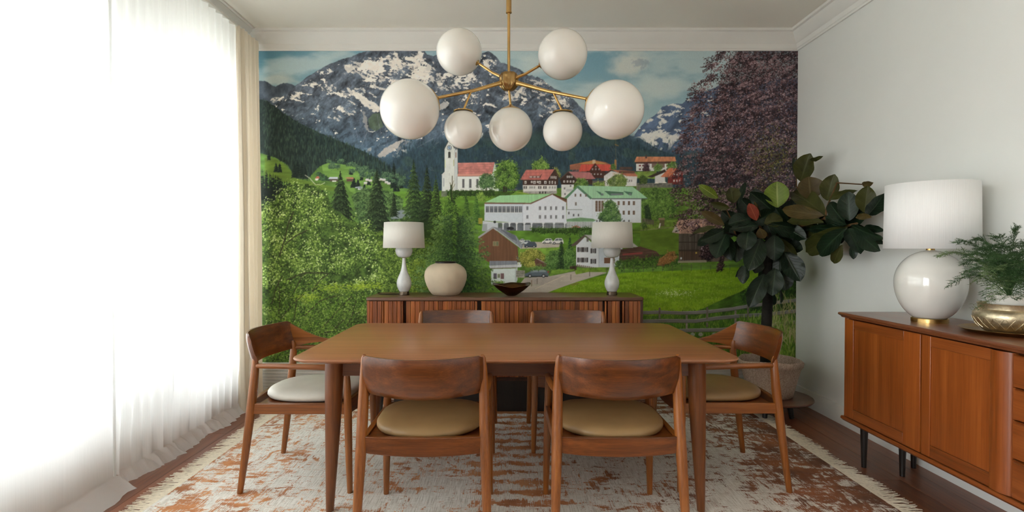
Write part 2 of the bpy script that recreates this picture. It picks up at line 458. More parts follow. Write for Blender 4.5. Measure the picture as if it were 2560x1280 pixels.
# ======================================================================= room shell
WR, WB, WF, CZ = 2.39, 4.43, -6.0, 3.0
PX = FPX / WB                                            # print units per metre on the end wall
box_ = lambda *a: box(B(), *a)
struct('ceiling', box_(WX - .3, WF - .1, CZ, WR + .1, WB + .1, CZ + .1), M['ceiling'], smooth=False)
struct('wall_back', box_(WX - .3, WB, 0, WR + .1, WB + .1, CZ), M['wall'], smooth=False)
struct('wall_right', box_(WR, WF, 0, WR + .1, WB, CZ), M['wall'], smooth=False)
struct('wall_front', box_(WX - .3, WF - .1, 0, WR + .1, WF, CZ), M['wall'], smooth=False)
bm = B()                                                 # window wall: piers, parts under and over the openings
ys = sorted(WINS)
edges = [WF] + [v for w in ys for v in (w[0], w[1])] + [WB]
for a, b in zip(edges[::2], edges[1::2]): box(bm, WX - .3, a, 0, WX, b, CZ)
for y0, y1, z0, z1 in ys:
    box(bm, WX - .3, y0, 0, WX, y1, z0); box(bm, WX - .3, y0, z1, WX, y1, CZ)
struct('wall_left', bm, M['wall'], smooth=False)

# floor of separate boards
floor = struct('floor', box_(WX - .3, WF, -.08, WR, WB, -.02), M['floor'], smooth=False)
bw = .148
row = 0
x = WX - .02
plank_cache = {}
while x < WR - .01:
    x1 = min(x + bw, WR)
    y = WF - random.uniform(0, 1.4)
    while y < WB:
        y1 = y + random.choice((1.5, 1.8, 2.1))
        a, b = max(y, WF), min(y1, WB)
        if b - a > .05:
            o = obj('plank', box_(x + .001, a + .001, -.02, x1 - .001, b - .001, random.uniform(-.0006, 0)), M['floor'], floor, smooth=False)
        y = y1
    x = x1

# crown moulding and baseboards
CROWN = [(0, 2.85), (.014, 2.85), (.016, 2.862), (.022, 2.868), (.026, 2.900), (.034, 2.906), (.046, 2.925), (.072, 2.955), (.082, 2.968), (.084, 2.976), (.102, 2.982), (.104, 3.0), (0, 3.0)]
struct('trim_1', prism(B(), CROWN, (WX, WB, 0), (WR, WB, 0), True), M['trim'], angle=25)
struct('trim_2', prism(B(), CROWN, (WR, WF, 0), (WR, WB, 0)), M['trim'], angle=25)
struct('trim_3', prism(B(), [(a * .9, 3.0 - (3.0 - z) * .5) for a, z in CROWN], (-2.085, WF, 0), (-2.085, WB, 0), True), M['trim'], angle=25)
struct('trim_5', box_(WX, WF, 2.928, -2.085, WB, CZ), M['ceiling'], smooth=False)    # boxed-in curtain pocket under the ceiling
BASE = [(0, 0), (.018, 0), (.018, .1), (.014, .112), (.010, .128), (0, .13)]
struct('baseboard_right', prism(B(), BASE, (WR, WF, 0), (WR, WB, 0)), M['trim'], angle=25)
struct('baseboard_left', prism(B(), BASE, (WX, WF, 0), (WX, WB, 0), True), M['trim'], angle=25)
gp = [(0, 0), (.018, 0)]
for k in range(11):
    z = .012 + k * .0255
    gp += [(.018, z), (.018, z + .019), (.011, z + .021), (.011, z + .0245)]
gp += [(.018, .296), (.012, .305), (0, .305)]
struct('baseboard_back', prism(B(), gp, (WX, WB, 0), (WR, WB, 0), True), M['base_grey'], angle=20)
struct('trim_4', prism(B(), [(0, .44), (.016, .44), (.022, .452), (.016, .468), (0, .47)], (WX, WF, 0), (WX, WB, 0), True), M['trim'], angle=25)

# windows; the two behind the camera are added to brighten the room
for i, (y0, y1, z0, z1) in enumerate(WINS):
    c = .07
    bm = B()
    for a in ((WX - .3, y0, z0, WX - .01, y0 + .012, z1), (WX - .3, y1 - .012, z0, WX - .01, y1, z1), (WX - .3, y0, z1 - .012, WX - .01, y1, z1), (WX - .3, y0, z0, WX - .01, y1, z0 + .012)): box(bm, *a)
    w = struct(f'window_{i + 1}', bm, M['trim'], smooth=False)
    bm = B()                                             # casing on the room side
    box(bm, WX, y0 - c, z0 - c, WX + .016, y0, z1 + c); box(bm, WX, y1, z0 - c, WX + .016, y1 + c, z1 + c)
    box(bm, WX, y0, z1, WX + .016, y1, z1 + c)
    obj('casing', bm, M['trim'], w, bevel=.003)
    obj('sill', box_(WX - .05, y0 - c, z0 - .035, WX + .05, y1 + c, z0), M['trim'], w, bevel=.004)
    n = 2 if y1 - y0 > 1.5 else 1
    for k in range(n):
        a = y0 + .012 + (y1 - y0 - .024) * k / n; b = y0 + .012 + (y1 - y0 - .024) * (k + 1) / n
        bm = B(); f = .05
        box(bm, WX - .22, a, z0 + .012, WX - .17, a + f, z1 - .012); box(bm, WX - .22, b - f, z0 + .012, WX - .17, b, z1 - .012)
        box(bm, WX - .22, a + f, z1 - .012 - f, WX - .17, b - f, z1 - .012); box(bm, WX - .22, a + f, z0 + .012, WX - .17, b - f, z0 + .012 + f)
        s = obj('sash', bm, M['trim'], w, bevel=.003)
        obj('pane', box_(WX - .198, a + f, z0 + .012 + f, WX - .192, b - f, z1 - .012 - f), M['glass'], s, smooth=False)

# outside: unseen pale ground, added to bounce daylight indoors
struct('ground_outside', box_(-14, -14, -.5, 6, 24, -.1), M['bounce_ground'], smooth=False)

# ======================================================================= the mural
# ---- MURAL PRINT: the colours of the printed wallpaper, drawn in code ------------------
MX0, MY0, MX1, MY1 = 656, 129, 1998, 926          # extent of the print on the wall, in print units
MW, MH = MX1 - MX0, MY1 - MY0

def paint_mural():
    R = np.random.RandomState(11)
    A = np.zeros((MH, MW, 3), np.float32)
    YY, XX = np.mgrid[MY0:MY1, MX0:MX1].astype(np.float32)

    def vnoise(sx, sy, seed, x=None, y=None):
        x = XX if x is None else x
        y = YY if y is None else y
        r = np.random.RandomState(seed)
        g = r.rand(257, 257).astype(np.float32)
        u = x / sx + 1000.0; v = y / sy + 1000.0
        iu = np.floor(u).astype(np.int32); iv = np.floor(v).astype(np.int32)
        fu = u - iu; fv = v - iv
        fu = fu * fu * (3 - 2 * fu); fv = fv * fv * (3 - 2 * fv)
        a = g[iv % 256, iu % 256]; b = g[iv % 256, (iu + 1) % 256]
        c = g[(iv + 1) % 256, iu % 256]; d = g[(iv + 1) % 256, (iu + 1) % 256]
        return (a * (1 - fu) + b * fu) * (1 - fv) + (c * (1 - fu) + d * fu) * fv

    def fbm(sx, sy, o, seed, x=None, y=None, gain=.5):
        s = 0; amp = 1; t = 0
        for k in range(o):
            s = s + amp * vnoise(sx / 2 ** k, sy / 2 ** k, seed + 17 * k, x, y); t += amp; amp *= gain
        return s / t

    def rid(sx, sy, o, seed, x=None, y=None, gain=.55):
        s = 0; amp = 1; t = 0
        for k in range(o):
            n = 1 - np.abs(2 * vnoise(sx / 2 ** k, sy / 2 ** k, seed + 29 * k, x, y) - 1)
            s = s + amp * n * n; t += amp; amp *= gain
        return s / t

    def C(*c): return np.array(c, np.float32) / 255.0

    def sm(e0, e1, x):
        t = np.clip((x - e0) / (e1 - e0), 0, 1); return t * t * (3 - 2 * t)

    def mix(m, col, sl=None):
        m = m[..., None]
        if sl is None: A[:] = A * (1 - m) + col * m
        else: A[sl] = A[sl] * (1 - m) + col * m

    def pmask(pts, ss=3):
        p = np.array(pts, np.float32)
        x0 = max(int(np.floor(p[:, 0].min())) - 1, MX0); x1 = min(int(np.ceil(p[:, 0].max())) + 1, MX1)
        y0 = max(int(np.floor(p[:, 1].min())) - 1, MY0); y1 = min(int(np.ceil(p[:, 1].max())) + 1, MY1)
        if x1 <= x0 or y1 <= y0: return None
        w, h = x1 - x0, y1 - y0
        cov = np.zeros((h * ss, w * ss), bool)
        gx = x0 + (np.arange(w * ss) + .5) / ss
        n = len(p)
        for j in range(h * ss):
            yy = y0 + (j + .5) / ss
            xs = []
            for i in range(n):
                ax, ay = p[i]; bx, by = p[(i + 1) % n]
                if (ay > yy) != (by > yy): xs.append(ax + (yy - ay) * (bx - ax) / (by - ay))
            xs.sort()
            for a, b in zip(xs[::2], xs[1::2]):
                cov[j, np.searchsorted(gx, a):np.searchsorted(gx, b)] = True
        m = cov.reshape(h, ss, w, ss).mean((1, 3)).astype(np.float32)
        return m, (slice(y0 - MY0, y1 - MY0), slice(x0 - MX0, x1 - MX0))

    def poly(pts, col, alpha=1.0, var=0.0, vs=(6, 6), seed=5):
        r = pmask(pts)
        if r is None: return
        m, sl = r
        col = C(*col)
        if var:
            f = fbm(vs[0], vs[1], 3, seed, XX[sl], YY[sl])
            col = col * (1 + var * (f[..., None] - .5) * 2)
        mix(m * alpha, col, sl)

    def rect(x0, y0, x1, y1, col, alpha=1.0, var=0, vs=(6, 6)):
        poly([(x0, y0), (x1, y0), (x1, y1), (x0, y1)], col, alpha, var, vs)

    def line(pts, w, col, alpha=1.0):
        for (ax, ay), (bx, by) in zip(pts[:-1], pts[1:]):
            d = math.hypot(bx - ax, by - ay) or 1
            nx, ny = -(by - ay) / d * w / 2, (bx - ax) / d * w / 2
            poly([(ax + nx, ay + ny), (bx + nx, by + ny), (bx - nx, by - ny), (ax - nx, ay - ny)], col, alpha)

    def ell(cx, cy, rx, ry, col, alpha=1.0):
        poly([(cx + rx * math.cos(t * math.pi / 8), cy + ry * math.sin(t * math.pi / 8)) for t in range(16)], col, alpha)

    def under(xs_ys, y_to=None, soft=1.0, rough=0.0, rs=12, seed=9):
        """mask of everything below a ridge line"""
        p = np.array(xs_ys, np.float32)
        x = np.arange(MX0, MX1)
        yr = np.interp(x, p[:, 0], p[:, 1])
        if rough:
            yr = yr + rough * (fbm(rs, 1, 4, seed, x[None].astype(np.float32), np.zeros((1, MW), np.float32), .6)[0] - .5) * 2
        m = np.clip((YY - yr[None]) / soft + .5, 0, 1)
        m[:, (x < p[0, 0]) | (x > p[-1, 0])] = 0
        return m

    def dabs(x, y, rx, ry, ang, col, alpha=.9):
        """many small soft elliptical strokes, painted in order"""
        n = len(x)
        ca, sa = np.cos(ang), np.sin(ang)
        for i in range(n):
            r = int(max(rx[i], ry[i]) + 1.5)
            ix, iy = int(x[i]) - MX0, int(y[i]) - MY0
            a0, a1, b0, b1 = max(ix - r, 0), min(ix + r + 1, MW), max(iy - r, 0), min(iy + r + 1, MH)
            if a1 <= a0 or b1 <= b0: continue
            dx = np.arange(a0, a1, dtype=np.float32)[None] + (MX0 - x[i]); dy = np.arange(b0, b1, dtype=np.float32)[:, None] + (MY0 - y[i])
            u = (dx * ca[i] + dy * sa[i]) / rx[i]; v = (dy * ca[i] - dx * sa[i]) / ry[i]
            m = np.clip((1.25 - (u * u + v * v)) * 1.6, 0, 1)[..., None] * alpha
            A[b0:b1, a0:a1] = A[b0:b1, a0:a1] * (1 - m) + col[i] * m

    def ramp(t, cols):
        cols = np.array(cols, np.float32) / 255.0
        t = np.clip(t, 0, 1) * (len(cols) - 1)
        i = np.minimum(t.astype(int), len(cols) - 2)
        f = (t - i)[:, None]
        return cols[i] * (1 - f) + cols[i + 1] * f

    def foliage(pts, n, cols, size=(1.2, 2.6), clump=16, seed=1, bias=0.0, fill=.8, light=(-.5, -.8)):
        """leafy mass inside a polygon: clumps lit from the upper left, leaf strokes on top"""
        r = np.random.RandomState(seed)
        p = np.array(pts, np.float32)
        res = pmask(pts, 1)
        if res is None: return
        m, sl = res
        ys, xs = np.nonzero(m > .5)
        if len(xs) == 0: return
        oy, ox = sl[0].start + MY0, sl[1].start + MX0
        if fill:
            q = np.array(cols, np.float32) / 255.0
            f = fbm(clump * .6, clump * .5, 4, seed + 300, XX[sl], YY[sl], .65)[..., None]
            f2 = fbm(3.2, 3.2, 3, seed + 340, XX[sl], YY[sl], .7)[..., None]
            g = np.clip((f - .5) * 2.2 + (f2 - .5) * 1.6 + .5 + bias, 0, 1)
            mix(pmask(pts, 2)[0] * fill, q[0] * .9 * (1 - g) + q[min(2, len(q) - 1)] * g, sl)
        nc = max(10, int(len(xs) / (clump * clump * .55)))
        k = r.randint(0, len(xs), nc)
        cx, cy = xs[k] + ox, ys[k] + oy
        o = np.argsort(cy + r.rand(nc) * clump)
        cx, cy = cx[o], cy[o]
        per = max(3, n // nc)
        X = []; Y = []; T = []
        for a, b in zip(cx, cy):
            q = r.randn(per, 2) * clump * .42
            t = .42 + (q[:, 0] * light[0] + q[:, 1] * light[1]) / clump * .45 + r.randn(per) * .17 + bias + r.randn() * .1
            oo = np.argsort(t + r.rand(per) * .2)
            X.append(a + q[oo, 0]); Y.append(b + q[oo, 1]); T.append(t[oo])
        X = np.concatenate(X); Y = np.concatenate(Y); T = np.concatenate(T)
        s = r.uniform(size[0], size[1], len(X))
        dabs(X, Y, s, s * r.uniform(.4, .8, len(X)), r.rand(len(X)) * 3.14, ramp(T, cols), .88)

    def conifer(x, top, bot, w, cols, seed=0, n=None, droop=.45, size=(1.0, 2.0)):
        r = np.random.RandomState(seed + 101)
        h = bot - top
        n = n or int(h * w * .16) + 20
        t = np.sqrt(r.rand(n))
        tier = np.mod(t * h / max(6.0, w * .16) + r.rand(n) * .25, 1.0)
        half = w * .5 * (t ** .85) * (.55 + .45 * tier)
        u = r.uniform(-1, 1, n)
        X = x + u * half; Y = top + t * h + np.abs(u) * half * droop * .6
        T = .38 - u * .18 + (tier - .5) * .35 + r.randn(n) * .16
        o = np.argsort(Y - T * 14)
        s = r.uniform(size[0], size[1], n)
        dabs(X[o], Y[o], s[o] * 1.35, s[o] * .7, (np.sign(u) * (droop + .2))[o], ramp(T[o], cols), .9)
        line([(x, top - h * .03), (x, top + h * .12)], max(.8, w * .02), tuple(cols[0]))

    def blades(x0, x1, y0, y1, n, cols, ln=(5, 12), seed=3, w=.8, lean=.25):
        r = np.random.RandomState(seed)
        x = r.uniform(x0, x1, n); y = np.sort(r.uniform(y0, y1, n))
        l = r.uniform(ln[0], ln[1], n) * .5
        dabs(x, y, l, np.full(n, w), np.pi / 2 + r.randn(n) * lean, ramp(r.rand(n), cols), .75)

    # ------------------------------------------------------------------ sky and clouds
    t = sm(129, 420, YY)[..., None]
    A[:] = C(112, 154, 172) * (1 - t) + C(180, 200, 198) * t
    left = sm(820, 656, XX)[..., None]
    A[:] = A * (1 - left * .75) + C(74, 122, 142) * left * .75
    cl = fbm(150, 55, 5, 31)
    mix(sm(.44, .66, cl) * .7, C(190, 203, 201))
    mix(sm(.62, .40, np.abs(XX - 1600) / 120 + np.abs(YY - 170) / 110 + (fbm(40, 30, 4, 77) - .5) * 1.1) * .0, C(205, 205, 196))
    d = np.hypot((XX - 1575) / 62, (YY - 160) / 48) + (fbm(36, 26, 4, 78) - .5) * .9
    mix(sm(1.15, .45, d) * .85, C(206, 208, 200))
    d = np.hypot((XX - 1640) / 75, (YY - 225) / 42) + (fbm(36, 26, 4, 79) - .5) * .9
    mix(sm(1.1, .3, d) * .6, C(190, 204, 202))
    d = np.hypot((XX - 700) / 60, (YY - 203) / 20) + (fbm(30, 14, 4, 80) - .5) * .8
    mix(sm(1.2, .35, d) * .85, C(176, 184, 178))
    d = np.hypot((XX - 860) / 65, (YY - 142) / 14) + (fbm(30, 14, 4, 83) - .5) * .8
    mix(sm(1.2, .35, d) * .6, C(176, 192, 192))
    d = np.hypot((XX - 1335) / 60, (YY - 170) / 40) + (fbm(30, 20, 4, 84) - .5) * .9
    mix(sm(1.1, .3, d) * .6, C(196, 208, 206))
    d = np.hypot((XX - 1598) / 26, (YY - 162) / 12) + (fbm(11, 8, 4, 85, gain=.65) - .5) * 2.2
    mix(sm(1.0, .5, d) * .5, C(132, 150, 164))

    # ------------------------------------------------------------------ right far mountain
    m = under([(1560, 372), (1585, 336), (1600, 318), (1617, 300), (1638, 287), (1653, 268), (1672, 262), (1690, 260), (1702, 262), (1715, 250), (1740, 238), (1800, 214), (1998, 190)], rough=3, rs=14, seed=3)
    rk = fbm(16, 26, 5, 51, XX + YY * .6, YY, .62)
    col = C(80, 99, 128)[None, None] * (.62 + .76 * rk[..., None])
    mix(m, col)
    sn = fbm(20, 12, 5, 57, XX + YY * .8, YY - XX * .3, .6)
    f = np.exp(-(((XX - 1665) / 48) ** 2 + ((YY - 288) / 22) ** 2)) * .32 + np.exp(-(((XX - 1650) / 55) ** 2 + ((YY - 345) / 15) ** 2)) * .4
    mix(m * sm(.60, .66, sn + f * .8 - .06) * .9, C(222, 222, 214))
    poly([(1618, 362), (1632, 341), (1655, 334), (1683, 340), (1672, 346), (1650, 343), (1630, 356)], (214, 214, 206), .8)
    poly([(1672, 346), (1690, 333), (1702, 345), (1688, 352), (1672, 376), (1668, 376)], (206, 206, 202), .7)

    # ------------------------------------------------------------------ main mountain
    m0 = under([(656, 203), (664, 205), (672, 208), (683, 216), (692, 219), (705, 212), (720, 209), (742, 217), (770, 226), (840, 300), (900, 380)], rough=3, rs=9, seed=21)
    rk = fbm(14, 20, 5, 61, XX, YY, .65)
    mix(m0, C(70, 80, 92)[None, None] * (.6 + .85 * rk[..., None]))
    ridge = [(656, 275), (690, 258), (718, 238), (742, 217), (770, 195), (800, 176), (830, 161), (860, 151), (880, 144), (900, 136), (925, 131), (935, 126), (1058, 126), (1068, 138), (1085, 144), (1096, 139),
             (1104, 152), (1120, 146), (1150, 140), (1185, 146), (1200, 138), (1222, 132), (1238, 142), (1252, 160), (1272, 164), (1300, 176), (1322, 192), (1329, 190), (1338, 196), (1342, 193), (1368, 211), (1384, 224),
             (1405, 232), (1432, 250), (1448, 268), (1462, 281), (1478, 306), (1496, 324), (1530, 334), (1575, 340), (1598, 347), (1622, 361), (1650, 377), (1690, 392), (1998, 400)]
    mm = under(ridge, rough=2.6, rs=12, seed=23)
    # rock with gullies falling towards the valley at (1000, 440)
    dx = XX - 1005; u = dx / (YY - 40 + 1) * 300
    wx = (fbm(46, 46, 4, 72) - .5) * 60; wy = (fbm(46, 46, 4, 70) - .5) * 46
    gl = rid(26, 110, 5, 71, u + wx, YY + wy, .6)                       # gullies
    gd = rid(34, 26, 6, 73, XX + YY * .55 + wx, YY - XX * .22 + wy, .62)  # crags
    big = fbm(120, 90, 3, 75)
    fine = fbm(4.2, 6, 4, 76, XX + YY * .5, YY, .8)
    sun = fbm(30, 30, 4, 77, XX + wx, YY + wy) - fbm(30, 30, 4, 77, XX + wx + 7, YY + wy + 4)
    low = sm(215, 420, YY)[..., None]
    base = C(100, 111, 126) * (1 - low) + C(74, 97, 116) * low
    shade = .16 + .62 * gd + .34 * gl + (big - .5) * .5 + (fine - .5) * .75 + sun * 1.5
    col = base * np.clip(.42 + .74 * shade, .30, 1.5)[..., None]
    mix(mm, col)
    rock = gd
    mix(mm * sm(.70, .86, gl * .5 + gd * .5 + (fine - .5) * .5) * .45 * (1 - low[..., 0] * .6), C(150, 152, 154))
    # snow fields
    f = np.zeros_like(XX)
    for cx, cy, rx, ry, s in [(935, 172, 48, 20, .34), (990, 168, 40, 26, .30), (1040, 165, 40, 26, .24), (925, 200, 26, 14, .3), (1060, 185, 40, 20, .24), (960, 205, 44, 22, .16), (1000, 215, 40, 24, .13), (1080, 205, 40, 18, .22),
                              (820, 220, 30, 16, .13), (740, 240, 32, 10, .18), (770, 212, 30, 12, .12), (700, 245, 30, 8, .24), (880, 232, 34, 18, .18), (1100, 215, 60, 14, .22), (1150, 190, 40, 24, .2), (1215, 160, 30, 18, .16),
                              (1320, 225, 60, 24, .16), (1390, 260, 50, 26, .14), (1280, 240, 40, 20, .13), (865, 280, 30, 14, .16), (840, 295, 20, 12, .16), (1180, 255, 60, 30, .08)]:
        f = np.maximum(f, s * np.exp(-(((XX - cx) / rx) ** 2 + ((YY - cy) / ry) ** 2)))
    sn = .5 * fbm(24, 13, 5, 91, XX + YY * .7, YY - XX * .25, .6) + .42 * rid(38, 17, 5, 92, XX + YY * .8 + wx * .6, YY - XX * .3 + wy * .5, .6) + .04
    sn = sn + (fbm(6, 5, 4, 95, XX - YY * .5, YY + XX * .3, .7) - .5) * .28
    f = f * (.62 + .62 * rid(30, 16, 4, 96, XX + YY * .6 + wx, YY + wy, .6))
    mix(mm * sm(.655, .685, sn + f) * .96, C(234, 229, 220))
    sn2 = fbm(9, 7, 4, 94, XX - YY * .6, YY, .6)
    mix(mm * sm(.60, .66, sn2 + f * .55 - .02) * .8 * (f > .06), C(220, 214, 205))
    def patch(pts, col=(226, 220, 210), a=.95):
        r_ = pmask(pts, 2)
        if r_ is None: return
        m, sl = r_
        mm_ = np.pad(m, 6); k_ = 7
        bl = sum(np.roll(np.roll(mm_, i, 0), j, 1) for i in range(-3, 4) for j in range(-3, 4))[6:-6, 6:-6] / 49.0
        nz = fbm(11, 7, 4, 600, XX[sl] + YY[sl] * .7, YY[sl] - XX[sl] * .3, .68)
        mix(sm(.50, .58, bl * .75 + (nz - .5) * 1.25 + .14) * (bl > .02) * a, C(*col) * (.93 + .12 * nz[..., None]), sl)
    patch([(880, 224), (892, 230), (906, 240), (925, 252), (944, 261), (951, 272), (949, 283), (934, 281), (912, 268), (898, 252), (886, 240)])
    patch([(870, 250), (885, 254), (900, 268), (893, 270), (880, 262)])
    patch([(860, 214), (870, 222), (896, 240), (906, 255), (894, 250), (876, 234)], a=.8)
    patch([(918, 226), (930, 234), (950, 250), (938, 247)], a=.8)
    patch([(900, 160), (925, 157), (960, 153), (985, 136), (990, 140), (975, 160), (985, 168), (960, 182), (940, 190), (930, 205), (915, 208), (898, 198), (905, 180), (895, 172)], a=.0)
    patch([(988, 132), (993, 132), (1003, 160), (1012, 172), (1004, 180), (994, 164)], a=.9)
    patch([(862, 168), (885, 163), (890, 176), (875, 186), (866, 180)], a=.85)
    patch([(1015, 150), (1030, 143), (1048, 148), (1040, 155), (1022, 156)], a=.9)
    patch([(1050, 168), (1064, 174), (1072, 160), (1082, 172), (1070, 190), (1056, 196), (1046, 186)], a=.85)
    patch([(720, 253), (735, 240), (760, 230), (752, 243), (735, 252)], a=.75)
    patch([(676, 250), (700, 244), (703, 247), (682, 254)], a=.75)
    patch([(670, 256), (698, 252), (690, 257), (672, 258)], a=.6)
    patch([(1287, 236), (1300, 222), (1308, 218), (1304, 232), (1294, 246), (1288, 246)], a=.85)
    patch([(1090, 278), (1106, 256), (1128, 258), (1116, 272), (1096, 278)], (206, 202, 196), .75)
    patch([(840, 288), (843, 300), (838, 306), (834, 296)], a=.8)
    # gravel runs and a green slope
    poly([(922, 300), (934, 286), (950, 284), (960, 318), (940, 330), (925, 320)], (86, 104, 82), .8, .3, (8, 12))
    patch([(906, 276), (914, 284), (921, 308), (923, 330), (918, 330), (912, 306)], (158, 156, 156), .8)
    patch([(944, 389), (966, 370), (1000, 352), (1015, 350), (1000, 366), (968, 391), (952, 396)], (192, 184, 176), .85)
    patch([(1010, 356), (1030, 350), (1000, 378), (985, 386)], (150, 150, 152), .6)
    patch([(917, 378), (934, 366), (925, 380)], (190, 184, 178), .6)
    line([(994, 424), (1040, 396), (1098, 356)], 1.6, (150, 156, 160), .75)
    line([(1040, 372), (1085, 347)], 1.5, (150, 156, 160), .6)
    line([(920, 330), (906, 365)], 1.4, (150, 152, 158), .6)
    for k in range(90):                               # thin gullies
        x = R.uniform(880, 1480); y = R.uniform(270, 345); l = R.uniform(8, 34); s = (x - 1020) / 330.0
        line([(x, y), (x - s * l * .6, y + l)], R.uniform(.6, 1.4), (R.randint(120, 165),) * 2 + (168,), R.uniform(.15, .45))
    # wooded foot of the mountain
    ft = under([(900, 392), (960, 408), (1020, 372), (1080, 352), (1140, 342), (1230, 345), (1300, 335), (1370, 330), (1470, 322), (1540, 340), (1600, 350), (1640, 372), (1998, 380)], soft=26, rough=16, rs=60, seed=33)
    fr = fbm(5, 15, 4, 97, XX, YY, .7)
    mix(ft * .88, C(44, 66, 78)[None, None] * (.58 + .8 * fr[..., None]))
    mix(ft * sm(.56, .7, fbm(34, 24, 4, 99)) * .4, C(70, 94, 74))
    n = 1500
    x = R.uniform(1000, 1720, n); y = np.sort(R.uniform(350, 455, n))
    dabs(x, y, np.full(n, 1.0), R.uniform(3, 6, n), np.zeros(n), ramp(R.rand(n) ** 1.4, [(28, 46, 54), (44, 68, 76), (64, 92, 92)]), .55)
    for k in range(26):
        x = R.uniform(1520, 1580); y = R.uniform(350, 395)
        line([(x, y), (x + R.uniform(4, 14), y + R.uniform(6, 18))], .8, (110, 124, 126), .35)

    # ------------------------------------------------------------------ left wooded slope and meadows
    poly([(656, 380), (700, 388), (760, 400), (850, 405), (905, 420), (960, 445), (1010, 470), (1060, 480), (1060, 560), (656, 560)], (84, 118, 52), 1, .3, (40, 9), 6)
    hillm = under([(656, 250), (672, 256), (690, 268), (720, 290), (760, 314), (800, 333), (850, 354), (900, 374), (940, 394), (972, 417), (1000, 440), (1030, 452)], rough=2.5, rs=8, seed=41)
    lowline = np.interp(np.arange(MX0, MX1), [656, 690, 720, 738, 742, 770, 800, 840, 880, 915, 940, 975, 1030], [384, 394, 412, 440, 446, 448, 416, 408, 414, 425, 440, 458, 470])
    hm = hillm * np.clip((lowline[None] - YY) / 2 + .5, 0, 1)
    g = sm(656, 1000, XX)[..., None]
    fr = fbm(4, 12, 4, 43, XX, YY, .7)
    mix(hm, (C(34, 48, 44) * (1 - g) + C(40, 62, 62) * g) * (.5 + .95 * fr[..., None]))
    n = 3400
    x = R.uniform(660, 1010, n); y = np.sort(R.uniform(250, 462, n))
    yr = np.interp(x, [656, 672, 690, 720, 760, 800, 850, 900, 940, 972, 1010], [250, 256, 268, 290, 314, 333, 354, 374, 394, 417, 446]); yl = np.interp(x, np.arange(MX0, MX1), lowline)
    k = (y > yr - 2) & (y < yl); x, y = x[k], y[k]
    hgt = 3 + (y - 250) / 200 * 5
    dabs(x, y, np.full(len(x), 1.2), hgt * R.uniform(.7, 1.2, len(x)), R.randn(len(x)) * .06, ramp(R.rand(len(x)) ** 1.5, [(20, 32, 30), (34, 50, 44), (56, 76, 62), (74, 96, 74)]), .6)
    poly([(664, 396), (688, 396), (712, 410), (732, 432), (734, 444), (700, 442), (664, 430)], (92, 116, 40), .75, .25, (30, 6))
    poly([(664, 425), (740, 446), (800, 460), (850, 470), (850, 480), (760, 470), (664, 440)], (98, 124, 44), .8, .2, (30, 5))
    poly([(806, 414), (822, 408), (850, 411), (880, 416), (912, 428), (940, 444), (948, 460), (930, 470), (880, 452), (812, 446)], (112, 152, 70), .85, .18, (34, 5))
    poly([(862, 458), (885, 462), (892, 486), (878, 480)], (112, 150, 66), .8, .2, (20, 5))
    G0 = [(18, 28, 26), (32, 48, 38), (52, 74, 50)]
    for x, t, b, w in [(692, 408, 429, 13), (701, 409, 430, 12), (745, 402, 442, 26), (738, 410, 443, 18), (756, 406, 443, 18), (764, 414, 442, 12), (878, 424, 436, 10), (905, 438, 450, 8), (902, 424, 431, 10), (931, 433, 440, 6), (923, 445, 462, 9), (886, 446, 468, 20), (896, 450, 470, 16),
                       (912, 462, 476, 7), (988, 456, 478, 10), (996, 466, 480, 8), (1004, 440, 470, 10), (985, 405, 470, 20), (674, 380, 400, 9), (712, 396, 404, 6)]:
        conifer(x, t, b, w, G0, int(x), n=int(w * (b - t) * .35) + 20, droop=.2)
    for k in range(16):
        conifer(660 + k * 5.2 + R.uniform(-2, 2), 428 + k * 2.2 + R.uniform(-5, 6), 500, 15, [(14, 22, 20), (24, 36, 30), (42, 60, 44)], k + 60, n=160, droop=.2)
    rect(656, 470, 700, 520, (22, 32, 28), .7, .4, (5, 12))
    foliage([(792, 432), (800, 430), (826, 446), (826, 454), (796, 450)], 140, [(28, 46, 40), (50, 82, 60), (74, 110, 74)], (.8, 1.6), 6, 4)
    for k in range(60):
        x = R.uniform(820, 1010); y = 402 + (x - 820) * .27 + R.uniform(-10, 14)
        foliage([(x - 5, y - 4), (x + 5, y - 4), (x + 6, y + 4), (x - 6, y + 4)], 26, [(40, 62, 54), (66, 98, 70), (108, 138, 94)], (.8, 1.5), 5, k + 200)
    poly([(789, 447), (794, 441), (799, 441), (801, 447)], (176, 106, 84)); rect(790, 447, 798, 452, (205, 205, 198))
    poly([(822, 448), (826, 443), (846, 443), (848, 448)], (184, 190, 198)); rect(826, 448, 846, 454, (84, 74, 66)); rect(832, 452, 842, 455, (206, 206, 200))
    poly([(863, 446), (868, 444), (884, 444), (886, 448)], (186, 108, 100)); rect(868, 448, 884, 454, (98, 70, 66))
    for x, y in [(918, 450), (926, 452), (914, 458), (952, 449), (960, 450), (966, 456), (972, 459)]:
        poly([(x - 4, y), (x - 2, y - 2.5), (x + 5, y - 2.5), (x + 6, y)], (206, 204, 206)); rect(x - 3, y, x + 5, y + 3, (186, 178, 172))
    poly([(889, 468), (906, 466), (908, 470), (890, 471)], (150, 160, 172)); rect(896, 471, 908, 475, (180, 184, 186))
    line([(764, 438), (776, 446), (790, 462), (804, 462), (814, 457)], 1.6, (196, 194, 172), .9)

    # ------------------------------------------------------------------ green ground of the village
    gm = under([(960, 480), (1010, 478), (1100, 478), (1250, 478), (1400, 470), (1560, 460), (1700, 470), (1998, 470)], soft=2)
    gr = fbm(30, 8, 5, 111)
    mix(gm, C(92, 132, 46)[None, None] * (.65 + .7 * gr[..., None]))
    lowm = under([(656, 555), (960, 560), (1100, 500), (1110, 720), (1300, 740), (1998, 740)], soft=3)
